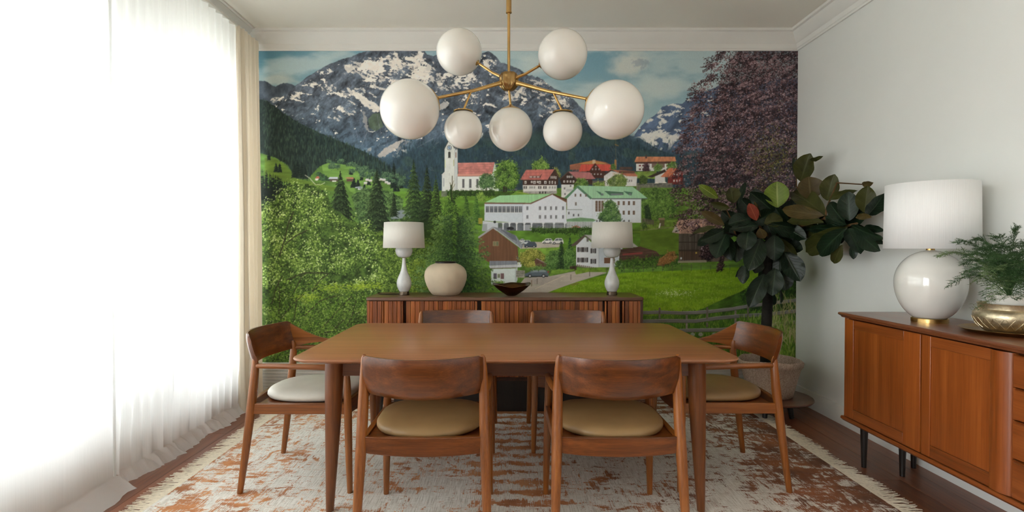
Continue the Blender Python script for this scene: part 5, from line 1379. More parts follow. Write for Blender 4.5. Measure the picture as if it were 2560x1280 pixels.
def small_lamp(px, label, cordside):
    x, y = (px - VPX) / (FPX / 4.17), 4.17
    z = SBZ
    t = thing('table_lamp', label, 'lamp', (x, y, z), 0, 'small white lamps on the sideboard')
    k = FPX / y
    h = lambda p: CAMZ - (p - 620) / k                    # height of a row of the photograph at that depth
    o = z - h(737.5)                                       # stand it exactly on the top
    H = lambda p: h(p) + o - 0
    c = (x, y, 0)
    obj('foot', lathe(B(), [(.0, z), (.040, z), (.041, z + .004), (.038, H(729)), (.034, H(728))], c, 40), M['pewter'], t)
    prof = [(.034, 729), (.044, 724), (.054, 716), (.0575, 708), (.0545, 701), (.045, 692), (.0335, 684), (.0245, 676), (.0185, 667), (.0145, 656), (.0125, 647), (.013, 641)]
    obj('base', lathe(B(), [(r, H(p)) for r, p in prof], c, 40), M['marble_white'], t)
    obj('collar', lathe(B(), [(.016, H(645)), (.019, H(644)), (.019, H(642)), (.016, H(641))], c, 32), M['brass_dark'], t)
    prof = [(.02, 644), (.044, 642), (.058, 637), (.066, 629), (.067, 625), (.062, 619), (.048, 614)]
    obj('neck_globe', lathe(B(), [(r, H(p)) for r, p in prof], c, 40), M['marble_white'], t)
    # drum shade: two skins, open at both ends, with a ring and spokes at the top
    s = obj('lamp_shade', lathe(B(), [(.158, H(620)), (.1595, H(620)), (.151, H(556.5)), (.1495, H(556.5)), (.158, H(620))], c, 64, close=False), M['shade'], t, angle=180)
    bm = B()
    for q in range(3):
        a = q * 2 * PI / 3 + .3
        tube(bm, [(x, y, H(566)), (x + .149 * math.cos(a), y + .149 * math.sin(a), H(562))], .0022, 6)
    tube(bm, [(x, y, H(616)), (x, y, H(564))], .006, 8)
    obj('shade_spider', bm, M['brass_dark'], t)
    obj('bulb', lathe(B(), [(.0, H(612)), (.014, H(610)), (.016, H(604)), (.028, H(592)), (.03, H(585)), (.022, H(577)), (.0, H(573))], c, 24), M['opal'], t)
    if cordside:
        obj('cord', tube(B(), [(x - .03, y + .03, z + .004), (x - .09, y + .05, z + .003), (x - .15, y + .035, z + .003), (x - .21, y + .07, z + .003), (x - .24, y + .15, z + .003), (x - .235, y + .205, z + .003)], .003, 8), M['cord'], t)
    return t
small_lamp(1010, 'small white glass lamp with drum shade left of the round clay vase', 1)
small_lamp(1530, 'small white glass lamp with drum shade at the right end of the sideboard', 0)

def build_vase():
    x, y, z = (1114 - VPX) / (FPX / 4.16), 4.16, SBZ
    t = thing('clay_vase', 'round sand coloured clay vase with dark rim on the sideboard', 'vase', (x, y, z))
    prof = [(.0, 0), (.088, 0), (.104, .008), (.126, .035), (.146, .075), (.160, .118), (.1635, .150), (.158, .185), (.142, .212), (.116, .232), (.092, .242), (.080, .246)]
    wob = lambda a, zz: 1 + .008 * mnoise.noise(Vector((math.cos(a) * 1.6, math.sin(a) * 1.6, zz * 9)))
    obj('body', lathe(B(), [(r, z + h) for r, h in prof], (x, y, 0), 72, True, wob), M['stoneware'], t, angle=180)
    obj('rim', lathe(B(), [(.070, z + .241), (.078, z + .246), (.079, z + .258), (.075, z + .260), (.070, z + .257), (.068, z + .243), (.070, z + .241)], (x, y, 0), 56, False), M['black'], t)
build_vase()

def build_bowl():
    x, y, z = (1279 - VPX) / (FPX / 4.10), 4.10, SBZ
    t = thing('bronze_bowl', 'shallow dark bronze bowl with uneven rim on the sideboard', 'bowl', (x, y, z))
    def ring(r, h, zz):
        pts = []
        for k in range(72):
            a = 2 * PI * k / 72
            q = r * (1 + .03 * math.sin(2 * a + .4) + .02 * math.sin(3 * a))
            pts.append(Vector((x + q * math.cos(a), y + q * .86 * math.sin(a), z + zz + h * (.005 * math.sin(2 * a + 1) + .004 * math.sin(5 * a)) + h * .008 * math.sin(a))))
        return pts
    bm = B()
    rings = [ring(.026, 0, .0), ring(.036, 0, .003), ring(.062, .1, .020), ring(.094, .4, .042), ring(.122, .8, .066), ring(.141, 1, .084), ring(.1435, 1, .0875), ring(.1385, 1, .0875), ring(.118, .8, .068), ring(.09, .4, .046), ring(.055, .1, .026), ring(.01, 0, .018)]
    obj('body', loft(bm, rings), M['bronze'], t, angle=180)
build_bowl()

# ======================================================================= chandelier
def build_chandelier():
    hy = 2.95
    H = at(1272, 203, hy)
    t = thing('globe_chandelier', 'brass branched chandelier with seven white glass globes above the table', 'chandelier', H)
    top = Vector((H.x, H.y, CZ))
    obj('canopy', lathe(B(), [(.0, CZ - .03), (.03, CZ - .03), (.06, CZ - .02), (.065, CZ)], (H.x, H.y, 0), 40), M['brass'], t)
    obj('rod', tube(B(), [H + Vector((0, 0, .03)), top - Vector((0, 0, .02))], .0078, 14), M['brass'], t)
    zs = at(1272, 34, hy).z
    obj('rod_sleeve', lathe(B(), [(.0, zs), (.010, zs), (.0155, zs + .003), (.016, zs + .008), (.0145, zs + .012), (.0145, CZ - .03), (.0, CZ - .03)], (H.x, H.y, 0), 32), M['brass'], t)
    # cast hub with lobes where the arms leave it
    bm = lathe(B(), [(.0, -.052), (.024, -.05), (.034, -.042), (.044, -.030), (.050, -.012), (.044, .002), (.048, .018), (.050, .032), (.040, .042), (.016, .048), (.0, .05)], H, 64, False,
               lambda a, z: 1 + .17 * math.sin(5 * a + 9 * z) * (1 - abs(z) / .06) + .05 * math.sin(11 * a - 30 * z))
    obj('hub', bm, M['brass_dark'], t, angle=60)
    #         px, py, radius px, depth, cap direction or None, arm bend
    G = [('big', 1024.5, 273.5, 73.5, 2.72), ('big', 1536, 275, 72.5, 2.70), ('up', 1148, 130, 56.5, 3.02), ('up', 1406.5, 136, 61, 2.88),
         ('small', 1158, 324, 47.5, 2.84), ('mid', 1276.5, 323.5, 54.5, 2.95), ('small', 1406.5, 328, 49, 2.83)]
    C_ = [(k, at(px, py, Y), r * Y / FPX) for k, px, py, r, Y in G]
    def cap(C, d, r, s, wide=.62):
        d = d.normalized(); u, w = frame_of(d)
        bm = B(); rings = []
        for ang, out in ((wide, 1.002), (wide * .97, 1.018), (wide * .75, 1.028), (wide * .45, 1.045), (wide * .25, 1.08), (min(.08, wide * .5), 1.12)):
            rr = r * out * math.sin(ang); hh = r * out * math.cos(ang)
            rings.append([C + d * hh + (u * math.cos(2 * PI * k / 32) + w * math.sin(2 * PI * k / 32)) * rr for k in range(32)])
        return loft(bm, rings)
    def globe(C, r, d, flat=0.0):
        """blown sphere, opened where its cap sits"""
        bm = bmesh.new()
        bmesh.ops.create_uvsphere(bm, u_segments=56, v_segments=36, radius=r)
        for v in bm.verts:
            if flat: v.co.z = min(v.co.z, r * flat)
        bmesh.ops.translate(bm, vec=C, verts=bm.verts)
        return bm
    arms = []
    for i, (k, C, r) in enumerate(C_):
        if k == 'mid':
            e = C + Vector((0, 0, r * 1.1)); st = H + Vector((0, 0, -.04)); d = Vector((0, 0, 1))
            pts = [st, e]; rad = [.0062, .0062]
        elif k == 'small':
            big = C_[0] if i == 4 else C_[1]
            e = C + Vector((0, 0, r * .97)); d = Vector((0, 0, 1))
            q = at(1180, 226, 2.84) if i == 4 else at(1384, 229, 2.83)
            a0 = H; a1 = big[1] + (H - big[1]).normalized() * big[2]
            tt = max(0, min(1, (q - a0).dot(a1 - a0) / (a1 - a0).length_squared)); q = a0 + (a1 - a0) * tt
            pts = [q, e]; rad = [.0058, .0058]
        else:
            d = (H - C).normalized()
            if k == 'big': d = (d + Vector((0, 0, .12))).normalized()
            e = C + d * r * 1.1; st = H + (e - H).normalized() * .02
            m = (st + e) / 2 + Vector((0, 0, -.006))
            pts = [st, st + (e - st) * .12, m, e]; rad = [.020, .0115, .0088, .0078] if k == 'big' else [.017, .009, .0072, .0068]
        arm = obj('arm', tube(B(), pts, rad, 12), M['brass'], t)
        gl = obj('globe_shade', globe(C, r, d, .94 if k == 'small' else 0), M['opal'], t, angle=180)
        if k == 'small':
            obj('shade_cap', lathe(B(), [(.0, r * .93), (r * .50, r * .93), (r * .52, r * .95), (r * .50, r * .985), (r * .12, r * 1.0), (.0, r * 1.0)], C, 36), M['brass'], gl)
        elif k == 'mid':
            obj('shade_cap', cap(C, d, r, 1, .50), M['brass'], gl)
        elif k == 'big':
            obj('shade_cap', cap(C, d, r, 1, .48), M['brass'], gl)
        else:
            obj('shade_cap', cap(C, d, r, 1, .13), M['brass'], gl)
build_chandelier()

# ======================================================================= right cabinet and what stands on it
CT = .876
def build_cabinet():
    XF, XB, Y0, Y1, zb = 1.955, 2.365, 1.30, 3.10, .278
    t = thing('teak_cabinet', 'teak cabinet with framed doors and drawers on black legs along the right wall', 'cabinet', ((XF + XB) / 2, (Y0 + Y1) / 2, 0))
    bm = B()
    prof = [(XF - .028, CT - .006), (XF - .022, CT), (XB, CT), (XB, CT - .03), (XF - .004, CT - .03), (XF - .012, CT - .02), (XF - .026, CT - .013)]
    loft(bm, [[Vector((x, y, z)) for x, z in prof] for y in (Y0 - .02, Y1 + .022)])
    obj('top', bm, M['cab_top'], t, angle=30, bevel=.002)
    Xs = lambda px: FPX * XF / (px - VPX)                   # depth along the front for a column of the photograph
    obj('end_panel', box_(XF, Y1 - .03, zb, XB, Y1, CT - .03), M['cab_z'], t, bevel=.002)
    obj('end_panel', box_(XF, Y0, zb, XB, Y0 + .03, CT - .03), M['cab_z'], t, bevel=.002)
    obj('back_panel', box_(XB - .012, Y0 + .03, zb, XB, Y1 - .03, CT - .03), M['cab_z'], t)
    bm = B()
    prof = [(XF - .012, zb - .004), (XF - .006, zb), (XB, zb), (XB, zb - .028), (XF + .004, zb - .028), (XF - .012, zb - .014)]
    loft(bm, [[Vector((x, y, z)) for x, z in prof] for y in (Y0 - .006, Y1 + .012)])
    obj('bottom_rail', bm, M['cab_y'], t, angle=30)
    obj('inner_carcass', box_(XF + .03, Y0 + .03, zb, XB - .02, Y1 - .03, CT - .03), M['side_dark'], t)
    def door(ya, yb, pa, pb, label=None, pull=False):
        """ya > yb: far and near edge; pa, pb: far and near edge of its sunk panel"""
        z0, z1 = zb + .004, CT - .036
        pz0, pz1 = z0 + .055, z1 - .048
        d = obj('door', box_(XF + .012, yb, z0, XF + .024, ya, z1), M['cab_z'], t)
        obj('stile', box_(XF - .002, pa, z0, XF + .018, ya, z1), M['cab_z'], d, bevel=.002)
        if pull:
            obj('stile', box_(XF - .002, yb + .055, z0, XF + .018, pb, z1), M['cab_z'], d, bevel=.002)
            bm = loft(B(), [[Vector((XF + .018 - .030 * math.sin(q * PI / 12), yb + .0525 - .0525 * math.cos(q * PI / 12), z)) for q in range(13)] for z in (z0, z1)])
            obj('door_pull', bm, M['cab_z'], d)
        else: obj('stile', box_(XF - .002, yb, z0, XF + .018, pb, z1), M['cab_z'], d, bevel=.002)
        obj('rail', box_(XF - .0018, pb, pz1, XF + .018, pa, z1), M['cab_y'], d, bevel=.002)
        obj('rail', box_(XF - .0018, pb, z0, XF + .018, pa, pz0), M['cab_y'], d, bevel=.002)
        obj('panel', box_(XF + .004, pb + .001, pz0 + .001, XF + .012, pa - .001, pz1 - .001), M['cab_z'], d)
    door(Xs(2118.5), Xs(2304.5), Xs(2136), Xs(2262))
    door(Xs(2308.5), Xs(2535), Xs(2330), Xs(2500), pull=True)
    y1_, y0_ = Xs(2538.5), Y0 + .035
    zs = [zb + .004, .435, .585, .71, CT - .036]
    for a, b in zip(zs[:-1], zs[1:]):
        d = obj('drawer', box_(XF - .002, y0_, a + .0025, XF + .03, y1_, b - .0025), M['cab_y'], t, bevel=.002)
        obj('drawer_lip', prism(B(), [(0, b - .012), (.012, b - .010), (.014, b - .005), (.008, b - .0028), (0, b - .0028)], (XF - .002, y0_ + .02, 0), (XF - .002, y1_ - .02, 0)), M['cab_y'], d)
    for p, q in (((XF + .085, 3.05), (0, 0)), ((XF + .215, 2.93), (.0, 0)), ((XB - .05, 3.04), (0, 0)), ((XF + .085, Y0 + .1), (0, 0)), ((XB - .05, Y0 + .1), (0, 0))):
        x, y = p
        obj('leg', tube(B(), [(x, y, zb - .028), (x, y, .0)], [.021, .0125], 16), M['ebony'], t)
    return t
build_cabinet()

def build_big_lamp():
    x, y, z = 2.128, 2.70, CT
    t = thing('large_table_lamp', 'large white ceramic lamp with wide white shade on the teak cabinet', 'lamp', (x, y, z))
    k = FPX / y
    o = z - (CAMZ - (796 - 620) / k)
    H = lambda p: CAMZ - (p - 620) / k + o
    c = (x, y, 0)
    obj('foot', lathe(B(), [(.0, z), (.077, z), (.077, H(787)), (.074, H(785.5)), (.0, H(785.5))], c, 56), M['brass'], t)
    P0 = []
    for q in range(41):                                   # a ball cut off at its foot
        a = -1.10 + q * (PI / 2 + 1.10) / 40
        P0.append((max(.150 * math.cos(a), .018), H(697 - math.sin(a) * (80 if a > 0 else 99.5))))
    obj('base', lathe(B(), P0, c, 72), M['ceramic'], t, angle=180)
    obj('neck', lathe(B(), [(.0, H(618)), (.018, H(618)), (.018, H(600)), (.0, H(600))], c, 32), M['brass'], t)
    wob = lambda a, zz: 1 + .0009 * math.sin(a * 150)
    obj('lamp_shade', lathe(B(), [(.1935, H(613)), (.1955, H(613)), (.1905, H(452)), (.1885, H(452)), (.1935, H(613))], c, 600, False, wob), M['shade_big'], t, angle=180)
    bm = B()
    for q in range(3):
        a = q * 2 * PI / 3 + .5
        tube(bm, [(x, y, H(470)), (x + .188 * math.cos(a), y + .188 * math.sin(a), H(462))], .0025, 6)
    tube(bm, [(x, y, H(602)), (x, y, H(466))], .007, 8)
    obj('shade_spider', bm, M['brass'], t)
    obj('bulb', lathe(B(), [(.0, H(585)), (.016, H(582)), (.018, H(570)), (.034, H(545)), (.034, H(530)), (.024, H(515)), (.0, H(508))], c, 24), M['opal'], t)
    obj('cord', tube(B(), [(x, y + .08, z + .0045), (x + .06, y + .14, z + .0035), (x + .14, y + .19, z + .0035), (x + .19, y + .3, z + .0035), (x + .2, y + .4, z + .0035)], .0035, 8), M['cord'], t)
build_big_lamp()

FB = Vector((2.185, 2.335, CT))
def build_tray():
    t = thing('brass_tray', 'round dark brass tray under the fern bowl', 'tray', FB)
    obj('dish', lathe(B(), [(.0, .0), (.128, .0), (.150, .005), (.168, .0165), (.172, .0175), (.171, .0145), (.152, .001), (.150, .0055)][:5] + [(.168, .0195), (.150, .0095), (.128, .0055), (.0, .0055)], FB, 72), M['brass_dark'], t)
build_tray()

def build_fern():
    b = FB + Vector((0, 0, .0055))
    t = thing('potted_fern', 'feathery asparagus fern in a hammered brass bowl on the teak cabinet', 'plant', b)
    prof = [(.0, .0), (.070, .0), (.088, .006), (.112, .032), (.1235, .062), (.122, .082), (.113, .094), (.104, .099), (.106, .118), (.109, .124), (.103, .1235), (.099, .100), (.10, .06), (.0, .05)]
    obj('bowl', lathe(B(), prof, b, 72), M['brass_hammered'], t, angle=50)
    # chased zigzag band on the belly
    bm = B()
    for k in range(22):
        a0 = 2 * PI * k / 22
        for s in (-1, 1):
            pts = []
            for q in range(5):
                u = q / 4; zz = .018 + .044 * u; r = np.interp(zz, [.006, .032, .062, .082], [.088, .112, .1235, .122]) + .0008
                a = a0 + s * (u - .5) * .24
                pts.append(b + Vector((r * math.cos(a), r * math.sin(a), zz)))
            tube(bm, pts, .0014, 5)
    o = obj('chased_band', bm, M['brass_hammered'], t); o['kind'] = 'stuff'
    obj('inner_pot', lathe(B(), [(.0, .05), (.066, .05), (.076, .150), (.078, .162), (.073, .162), (.070, .146), (.0, .144)], b, 48), M['white_pot'], t)
    obj('soil', lathe(B(), [(.0, .144), (.069, .144), (.05, .152), (.0, .156)], b, 32), M['soil'], t)
    crown = b + Vector((0, 0, .15))
    tips = [(2346, 640, 2.40), (2370, 716, 2.42), (2392, 606, 2.38), (2436, 598, 2.40), (2440, 702, 2.36), (2494, 592, 2.34), (2540, 574, 2.32), (2588, 590, 2.30), (2612, 640, 2.28), (2458, 662, 2.26), (2516, 618, 2.42), (2560, 640, 2.22),
            (2470, 640, 2.44), (2492, 684, 2.2), (2550, 700, 2.14), (2520, 655, 2.3), (2620, 700, 2.2), (2408, 660, 2.38), (2480, 615, 2.3), (2575, 610, 2.4), (2540, 660, 2.36), (2420, 640, 2.3), (2450, 625, 2.36), (2412, 690, 2.28), (2470, 690, 2.2), (2500, 650, 2.16), (2530, 690, 2.18), (2560, 670, 2.14), (2590, 660, 2.3), (2485, 670, 2.4), (2510, 710, 2.16), (2570, 720, 2.12), (2492, 738, 2.16), (2528, 746, 2.13), (2470, 742, 2.2), (2556, 748, 2.12)]
    r = random.Random(5)
    for i, (px, py, Y) in enumerate(tips):
        tip = at(px, py, Y)
        tip.x = min(tip.x, 2.33)
        d = tip - crown
        L = d.length
        up = Vector((0, 0, 1))
        bm = B()
        def pos(u):
            return crown + d * u + up * (L * .55 * u * (1 - u)) + Vector((0, 0, .04 * math.sin(PI * u)))
        pts = [pos(q / 10) for q in range(11)]
        tube(bm, pts, [.0016 - .0011 * q / 10 for q in range(11)], 5)
        nb = int(16 + L * 72)
        for k in range(nb):
            u = .28 + .72 * (k + r.random()) / nb
            p = pos(u); tg = (pos(min(1, u + .03)) - pos(u - .03)).normalized()
            sd = tg.cross(up).normalized() * (1 if k % 2 else -1)
            l = (.075 * (1 - u) + .03) * r.uniform(.6, 1.2)
            dr = (sd * r.uniform(.6, 1.1) + tg * r.uniform(.3, .8) + up * r.uniform(-.35, .3)).normalized()
            e = p + dr * l
            tube(bm, [p, p + dr * l * .55 + up * .004, e], .0006, 3, False)
            for q in range(11):
                v = (q + r.random()) / 11
                c0 = p + (e - p) * v
                for z in range(2):
                    nd_ = (dr * r.uniform(.2, 1) + Vector((r.uniform(-1, 1), r.uniform(-1, 1), r.uniform(-.6, 1)))).normalized()
                    ln = r.uniform(.007, .015); w_ = nd_.cross(Vector((r.uniform(-1, 1), r.uniform(-1, 1), r.uniform(-1, 1)))).normalized() * .0008
                    a_, b_, c_ = bm.verts.new(c0 - w_), bm.verts.new(c0 + w_), bm.verts.new(c0 + nd_ * ln)
                    bm.faces.new((a_, b_, c_))
        obj('frond', bm, M['frond'] if i % 4 else M['frond_pale'], t, smooth=False)
    # low pale sprig over the rim
    tip = at(2436, 772, 2.3); bm = B(); st = b + Vector((-.05, -.02, .15))
    tube(bm, [st, (st + tip) / 2 + Vector((0, 0, .012)), tip], [.001, .0009, .0005], 4)
    for q in range(260):
        u = r.random(); c0 = st + (tip - st) * u + Vector((r.gauss(0, .008), r.gauss(0, .008), .04 * u * (1 - u) + r.gauss(0, .009)))
        v = Vector((r.uniform(-1, .2), r.uniform(-.5, .5), r.uniform(-.4, .4))).normalized(); w_ = v.cross(Vector((0, 1, .3))).normalized() * .0008
        bm.faces.new((bm.verts.new(c0 - w_), bm.verts.new(c0 + w_), bm.verts.new(c0 + v * .012)))
    obj('frond', bm, M['frond_pale'], t, smooth=False)
build_fern()

# ======================================================================= fig tree, basket, stand
FX, FY = 1.985, 4.02
STZ = .145
def build_stand():
    t = thing('plant_stand', 'low round wooden stand under the basket of the fig tree', 'stand', (FX + .01, FY, 0))
    c = (FX + .01, FY, 0)
    obj('top', lathe(B(), [(.0, STZ - .028), (.235, STZ - .028), (.272, STZ - .018), (.280, STZ - .010), (.276, STZ - .002), (.262, STZ), (.0, STZ)], c, 72), M['stand'], t, angle=35)
    for k in range(4):
        a = PI / 4 + k * PI / 2
        x, y = c[0] + .12 * math.cos(a), c[1] + .12 * math.sin(a)
        obj('leg', tube(B(), [(x, y, STZ - .028), (x + .02 * math.cos(a), y + .02 * math.sin(a), .0)], [.022, .016], 12), M['ebony'], t)
build_stand()

def build_fig():
    t = thing('fig_tree', 'fiddle leaf fig tree in a woven basket in the right corner', 'plant', (FX, FY, STZ))
    c = (FX, FY, STZ)
    def wob(a, z):
        sq = 1 + .05 * math.cos(4 * a + .5) * min(1, z / .25)
        return sq * (1 + .012 * math.sin(a * 44)) * (1 + .02 * mnoise.noise(Vector((math.cos(a) * 2, math.sin(a) * 2, z * 8))))
    prof = [(.0, .0), (.135, .0), (.150, .010), (.168, .08), (.184, .15), (.198, .21), (.207, .225), (.213, .232), (.216, .262), (.210, .272), (.200, .268), (.192, .235), (.18, .21), (.0, .21)]
    bm = lathe(B(), prof, c, 176, True, wob)
    for v in bm.verts:                                    # slack, uneven rim
        h = v.co.z - STZ
        if h > .15: v.co.z += (h - .15) / .12 * .022 * mnoise.noise(Vector((v.co.x * 6, v.co.y * 6, 1.5)))
    obj('basket', bm, M['basket'], t, angle=60)
    obj('soil', lathe(B(), [(.0, .212), (.178, .212), (.1, .226), (.0, .232)], c, 40), M['soil'], t)
    Z = lambda zx, zy, Y: at(1700 + zx / 2.3704, 360 + zy / 2.3704, Y)
    def Yd(zx, off=0.0):
        px = 1700 + zx / 2.3704
        return min(4.06, FPX * 2.20 / (px - VPX)) + off
    V = lambda zx, zy, off=0.0: Z(zx, zy, Yd(zx, off))
    base = Vector((FX - .035, FY, STZ + .2))
    forks = V(520, 640)
    obj('trunk', tube(B(), [base, base + Vector((-.005, 0, .2)), V(521, 900), V(515, 760), forks, V(540, 520), V(570, 440)], [.040, .038, .036, .035, .033, .025, .016], 16), M['bark'], t)
    br = [[(515, 660), (430, 580), (330, 540), (270, 525)], [(535, 560), (480, 500), (440, 450)], [(545, 520), (660, 500), (780, 470), (860, 440)], [(860, 440), (930, 470), (990, 485), (1050, 470)], [(800, 462), (740, 360), (690, 250), (690, 200)],
          [(570, 440), (578, 400), (578, 370)], [(860, 440), (870, 380), (930, 230), (1090, 240)], [(330, 540), (300, 440), (260, 360)], [(520, 620), (560, 700), (565, 740)]]
    for i, b in enumerate(br):
        p = [V(*q) for q in b]; n_ = len(p)
        obj('branch', tube(B(), p, [(.014 if i < 4 else .008) * (1 - .55 * k / (n_ - 1)) for k in range(n_)], 8), M['twig'] if i not in (0,) else M['bark'], t)

    rr = random.Random(12)
    def leaf(bx, by, tx, ty, w, mat, o0=0.0, o1=0.0, tilt=0.0, curl=.12):
        """one leaf from base to tip, widest beyond its middle, folded along the midrib, edges waved"""
        b0, t0 = V(bx, by, o0), V(tx, ty, o1)
        ax = t0 - b0; L = ax.length; d = ax.normalized()
        view = (Vector((0, 0, CAMZ)) - (b0 + t0) / 2).normalized()
        nrm = (view - d * view.dot(d)).normalized()
        nrm = Matrix.Rotation(tilt, 3, d) @ nrm
        side = d.cross(nrm).normalized()
        hw = w / 2.3704 / (FPX / ((b0.y + t0.y) / 2)) / 2 / max(.35, math.cos(tilt))
        bm = B(); uv = bm.loops.layers.uv.new('UVMap')
        nl, nw = 12, 8
        ph = rr.uniform(0, 6); g = []
        for i in range(nl + 1):
            u = i / nl
            prof_ = (math.sin(PI * min(1, u ** .80) * .985) ** .75) * (.58 + .52 * u) if 0 < u < 1 else (.06 if u == 0 else .04)
            row_ = []
            for j in range(-nw // 2, nw // 2 + 1):
                v = j / (nw / 2)
                wave = .018 * math.sin(u * 17 + ph + (2 if v > 0 else 0)) * abs(v) ** 2
                p = b0 + d * L * u + side * hw * prof_ * v + nrm * (hw * .34 * prof_ * abs(v) ** 1.4 + L * wave * 1.3 - L * curl * (u - .3) ** 2)
                row_.append((bm.verts.new(p), v, u))
            g.append(row_)
        for i in range(nl):
            for j in range(nw):
                q = (g[i][j], g[i][j + 1], g[i + 1][j + 1], g[i + 1][j])
                f = bm.faces.new([x[0] for x in q])
                for lp, x in zip(f.loops, q): lp[uv].uv = (x[1], x[2])
        o = obj('leaf', bm, M[mat], t, angle=180)
        return o
    D, O, N_, Lm, Rd = 'leaf_dark', 'leaf_olive', 'leaf_brown', 'leaf_lime', 'leaf_red'
    LV = [  # back layer first
        (540, 500, 470, 300, 110, D, .12, .1), (500, 520, 340, 330, 110, D, .12, .12), (600, 500, 690, 330, 120, D, .1, .12), (420, 560, 250, 400, 120, D, .1, .1), (560, 560, 640, 640, 120, D, .1, .1), (470, 600, 350, 640, 110, D, .1, .12),
        (540, 700, 500, 860, 100, D, .08, .1), (560, 640, 680, 620, 110, D, .08, .1), (330, 540, 320, 430, 90, D, .06, .1), (700, 480, 660, 590, 110, D, .08, .08), (760, 480, 740, 380, 110, O, .05, .06), (900, 450, 960, 370, 90, D, .05, .08),
        (960, 480, 1120, 380, 110, D, .06, .08), (980, 500, 1110, 560, 100, D, .06, .1), (940, 500, 880, 600, 110, D, .06, .1), (480, 480, 400, 400, 100, D, .1, .1),
        # crown to the right, on the long branch
        (712, 222, 768, 58, 118, O, 0, 0), (760, 100, 838, 80, 26, O, .02, .02), (690, 200, 672, 80, 30, D, .02, .03), (775, 330, 765, 192, 150, N_, .0, -.02), (868, 335, 912, 182, 108, O, 0, 0), (862, 330, 1028, 275, 44, O, 0, -.02), (1078, 242, 1138, 232, 40, N_, 0, 0),
        (1092, 405, 1112, 248, 112, O, 0, -.02), (1002, 455, 998, 282, 120, D, -.03, -.04), (1110, 425, 1212, 300, 95, D, .02, .02), (860, 420, 655, 262, 115, O, -.02, -.02), (848, 425, 592, 385, 88, N_, -.05, -.08), (850, 462, 630, 452, 62, O, -.06, -.1),
        (985, 492, 722, 655, 128, O, -.05, -.1), (985, 490, 745, 512, 62, D, -.04, -.08), (980, 500, 812, 662, 112, D, -.08, -.14), (960, 600, 905, 712, 66, O, -.05, -.06), (988, 480, 850, 432, 58, D, -.04, -.05), (980, 470, 878, 345, 84, D, -.03, -.03),
        (996, 500, 1070, 640, 104, D, -.06, -.1), (1010, 482, 1185, 566, 60, D, -.08, -.1), (1050, 520, 1165, 628, 98, D, -.06, -.08), (1020, 600, 1030, 682, 46, D, -.05, -.05), (1040, 432, 1128, 430, 40, N_, -.02, -.02), (1090, 490, 1200, 512, 48, D, -.02, -.02), (1140, 560, 1200, 590, 38, D, -.02, -.02), (930, 520, 745, 600, 90, D, -.03, -.06),
        # left half
        (578, 376, 574, 222, 142, Lm, -.04, -.05), (560, 405, 415, 288, 96, D, 0, 0), (226, 322, 112, 243, 58, Lm, -.02, -.02), (318, 350, 300, 256, 86, O, 0, -.02), (345, 355, 388, 220, 38, D, .02, .03), (296, 382, 184, 352, 46, O, -.03, -.04), (262, 480, 128, 400, 60, N_, -.02, -.03), (215, 488, 76, 528, 34, O, -.04, -.06),
        (262, 512, 130, 575, 84, D, -.04, -.06), (272, 530, 208, 672, 112, D, -.06, -.1), (285, 545, 300, 690, 84, D, -.04, -.07), (180, 560, 105, 600, 56, D, 0, 0), (455, 452, 410, 352, 66, Rd, -.08, -.1), (478, 430, 440, 340, 22, N_, -.09, -.1), (420, 440, 290, 470, 90, D, -.05, -.08), (430, 470, 560, 400, 100, D, -.04, -.04), (470, 480, 310, 500, 70, D, -.08, -.12),
        (405, 510, 390, 628, 116, D, -.09, -.13), (480, 560, 405, 748, 128, D, -.08, -.13), (340, 570, 335, 700, 86, D, -.03, -.06), (560, 540, 560, 690, 116, D, -.06, -.1), (590, 560, 690, 680, 66, O, -.05, -.08), (620, 640, 715, 812, 128, D, -.06, -.1), (600, 650, 590, 770, 100, D, -.04, -.05), (520, 480, 700, 545, 80, D, -.08, -.1), (620, 490, 745, 560, 86, D, -.04, -.06), (500, 470, 610, 440, 90, O, -.06, -.07), (470, 500, 500, 560, 60, N_, -.1, -.1), (540, 470, 680, 500, 60, D, -.09, -.12),
        (566, 738, 545, 898, 116, D, -.12, -.16), (500, 770, 412, 966, 108, D, -.1, -.14), (610, 750, 625, 868, 98, D, -.06, -.09), (390, 715, 372, 828, 70, D, -.06, -.08), (470, 680, 445, 765, 72, D, -.03, -.05), (548, 880, 556, 955, 46, D, -.03, -.03), (595, 860, 604, 946, 20, D, -.02, -.02), (370, 720, 332, 790, 24, D, -.03, -.04), (545, 560, 520, 470, 90, D, -.02, -.02), (640, 480, 560, 380, 80, D, -.03, -.02),
    ]
    for k in range(26):                                   # inner leaves that fill the head
        x, y = rr.uniform(300, 730), rr.uniform(380, 640); a = rr.uniform(0, 2 * PI); l = rr.uniform(90, 140)
        leaf(x, y, x + l * math.cos(a), y + l * math.sin(a) * .9, rr.uniform(75, 110), D if rr.random() < .8 else O, rr.uniform(.02, .1), rr.uniform(.0, .12), tilt=rr.uniform(-.6, .6), curl=rr.uniform(.05, .2))
    for k in range(10):
        x, y = rr.uniform(900, 1060), rr.uniform(440, 540); a = rr.uniform(0, 2 * PI); l = rr.uniform(90, 130)
        leaf(x, y, x + l * math.cos(a), y + l * math.sin(a) * .9, rr.uniform(70, 100), D if rr.random() < .8 else O, rr.uniform(.02, .08), rr.uniform(.0, .08), tilt=rr.uniform(-.6, .6), curl=rr.uniform(.05, .2))
    for q in LV:
        q = q[:4] + (q[4] * 1.15,) + q[5:]
        leaf(*q[:8], tilt=rr.uniform(-.55, .55), curl=rr.uniform(.05, .22))
build_fig()

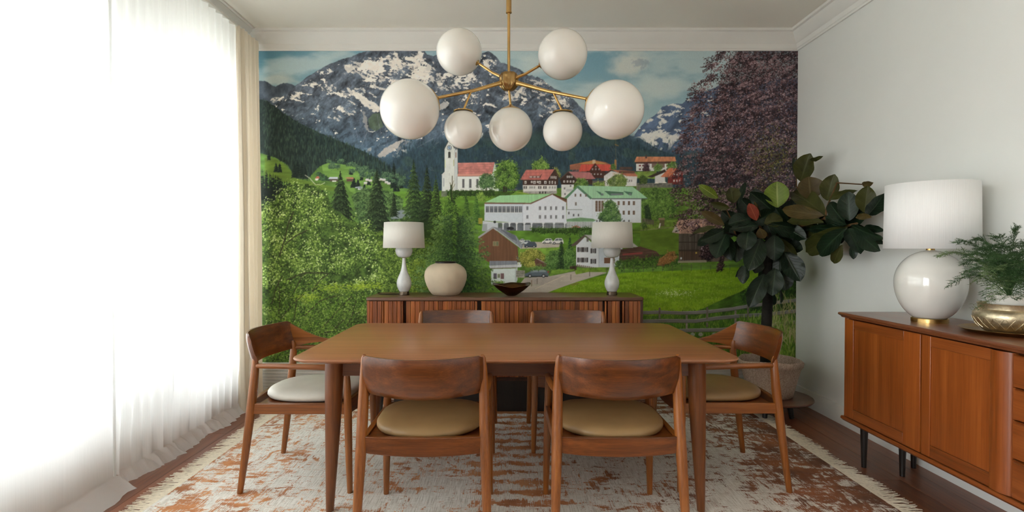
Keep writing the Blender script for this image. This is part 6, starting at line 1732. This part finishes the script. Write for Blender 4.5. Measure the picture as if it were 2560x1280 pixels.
# ======================================================================= curtains
def curtain(name, label, cat, mat, x0, ya, yb, ztop, folds, amp, pool, seed, group=None, taper=0.0, headed=True):
    """hanging cloth between depths ya and yb with soft folds; its hem spills on the floor"""
    r = random.Random(seed)
    nu = int(folds * 10) + 1; nv = 44
    phases = [r.uniform(-.35, .35) for _ in range(int(folds) + 3)]
    amps = [r.uniform(.45, 1.25) for _ in range(int(folds) + 3)]
    bm = B(); g = []
    for j in range(nv + 1):
        v = j / nv
        # the rows crowd towards the hem
        s = 1 - (1 - v) ** 1.0
        z = ztop * (1 - v) if v < .9 else ztop * (1 - .9) * (1 - (v - .9) / .1)
        z = max(z, .006)
        row_ = []
        for i in range(nu):
            u = i / (nu - 1)
            f = u * folds; k = int(f)
            a = amp * (amps[k] * (1 - (f - k)) + amps[k + 1] * (f - k)) * (.55 + .45 * min(1, v * 3))
            y = ya + (yb - ya) * u + .25 * a * math.sin(2 * PI * f + 1.3) * (1 - taper * v)
            x = x0 + a * math.sin(2 * PI * f + phases[k] * (1 - (f - k)) + phases[k + 1] * (f - k) + .4 * mnoise.noise(Vector((u * 3, v * 2, seed))))
            x += .012 * mnoise.noise(Vector((u * 5, v * 3, seed + 4)))
            if pool and v > .86:
                q = min(1, (v - .86) / .12); q = q * q * (3 - 2 * q)
                x = x * (1 - q * .8) + (x0 + .02 * mnoise.noise(Vector((u * 8, 1, seed)))) * q * .8
            if pool and v > .93:
                q = (v - .93) / .07
                nz = mnoise.noise(Vector((u * 6, 2.2, seed))); nz2 = mnoise.noise(Vector((u * 24, q * 3, seed + 1))) + .6 * mnoise.noise(Vector((u * 60, q * 5, seed + 2)))
                x += pool * q ** 1.5 * (.8 + .55 * nz + .22 * nz2)
                y += .03 * q * mnoise.noise(Vector((u * 14, 5, seed)))
                z = max(.007, .075 * (1 - q) + (.022 + .02 * nz2) * math.sin(PI * q) + .012 * q * max(0, nz2 + .25))
            row_.append(bm.verts.new((x, y, z)))
        g.append(row_)
    for a, b in zip(g[:-1], g[1:]):
        for i in range(nu - 1): bm.faces.new((a[i], a[i + 1], b[i + 1], b[i]))
    t = thing(name, label, cat, (x0, (ya + yb) / 2, 0), 0, group)
    obj('cloth', bm, M[mat], t, angle=180)
    return t
XC = -2.02
c1 = curtain('sheer_curtain', 'wide flat white sheer curtain nearest the viewer', 'curtain', 'sheer', XC + .01, .1, 2.765, 2.90, 6, .010, .13, 3, 'white sheer window curtains')
c2 = curtain('sheer_curtain', 'pleated white sheer curtain between the flat sheer and the cream drape', 'curtain', 'sheer', XC, 2.772, 4.10, 2.90, 15, .026, .10, 8, 'white sheer window curtains')
c3 = curtain('cream_drape', 'heavy cream drape gathered in the corner beside the mural', 'curtain', 'drape', XC + .035, 4.03, 4.39, 2.90, 6, .034, .0, 5)
# hemmed side edge of the first sheer
obj('side_hem', box_(XC + .012, 2.752, .03, XC + .017, 2.768, 2.895), M['sheer'], c1, smooth=False)
tr = thing('curtain_track', 'slim white ceiling track carrying the curtains', 'curtain track', (XC, 2.2, 2.95))
obj('rail', box_(XC - .02, -2.75, 2.903, XC + .02, 4.4, 2.92), M['trim'], tr, bevel=.003)
bm = B()
for y in (.4, 1.4, 2.4, 3.4, 4.2): pass
for y in (-2.4, -1.4, -.4, .6, 1.5, 2.4, 3.4, 4.2): obj('bracket', box_(-2.09, y - .02, 2.92, XC + .012, y + .02, 2.93), M['trim'], tr, smooth=False)
bm.free()
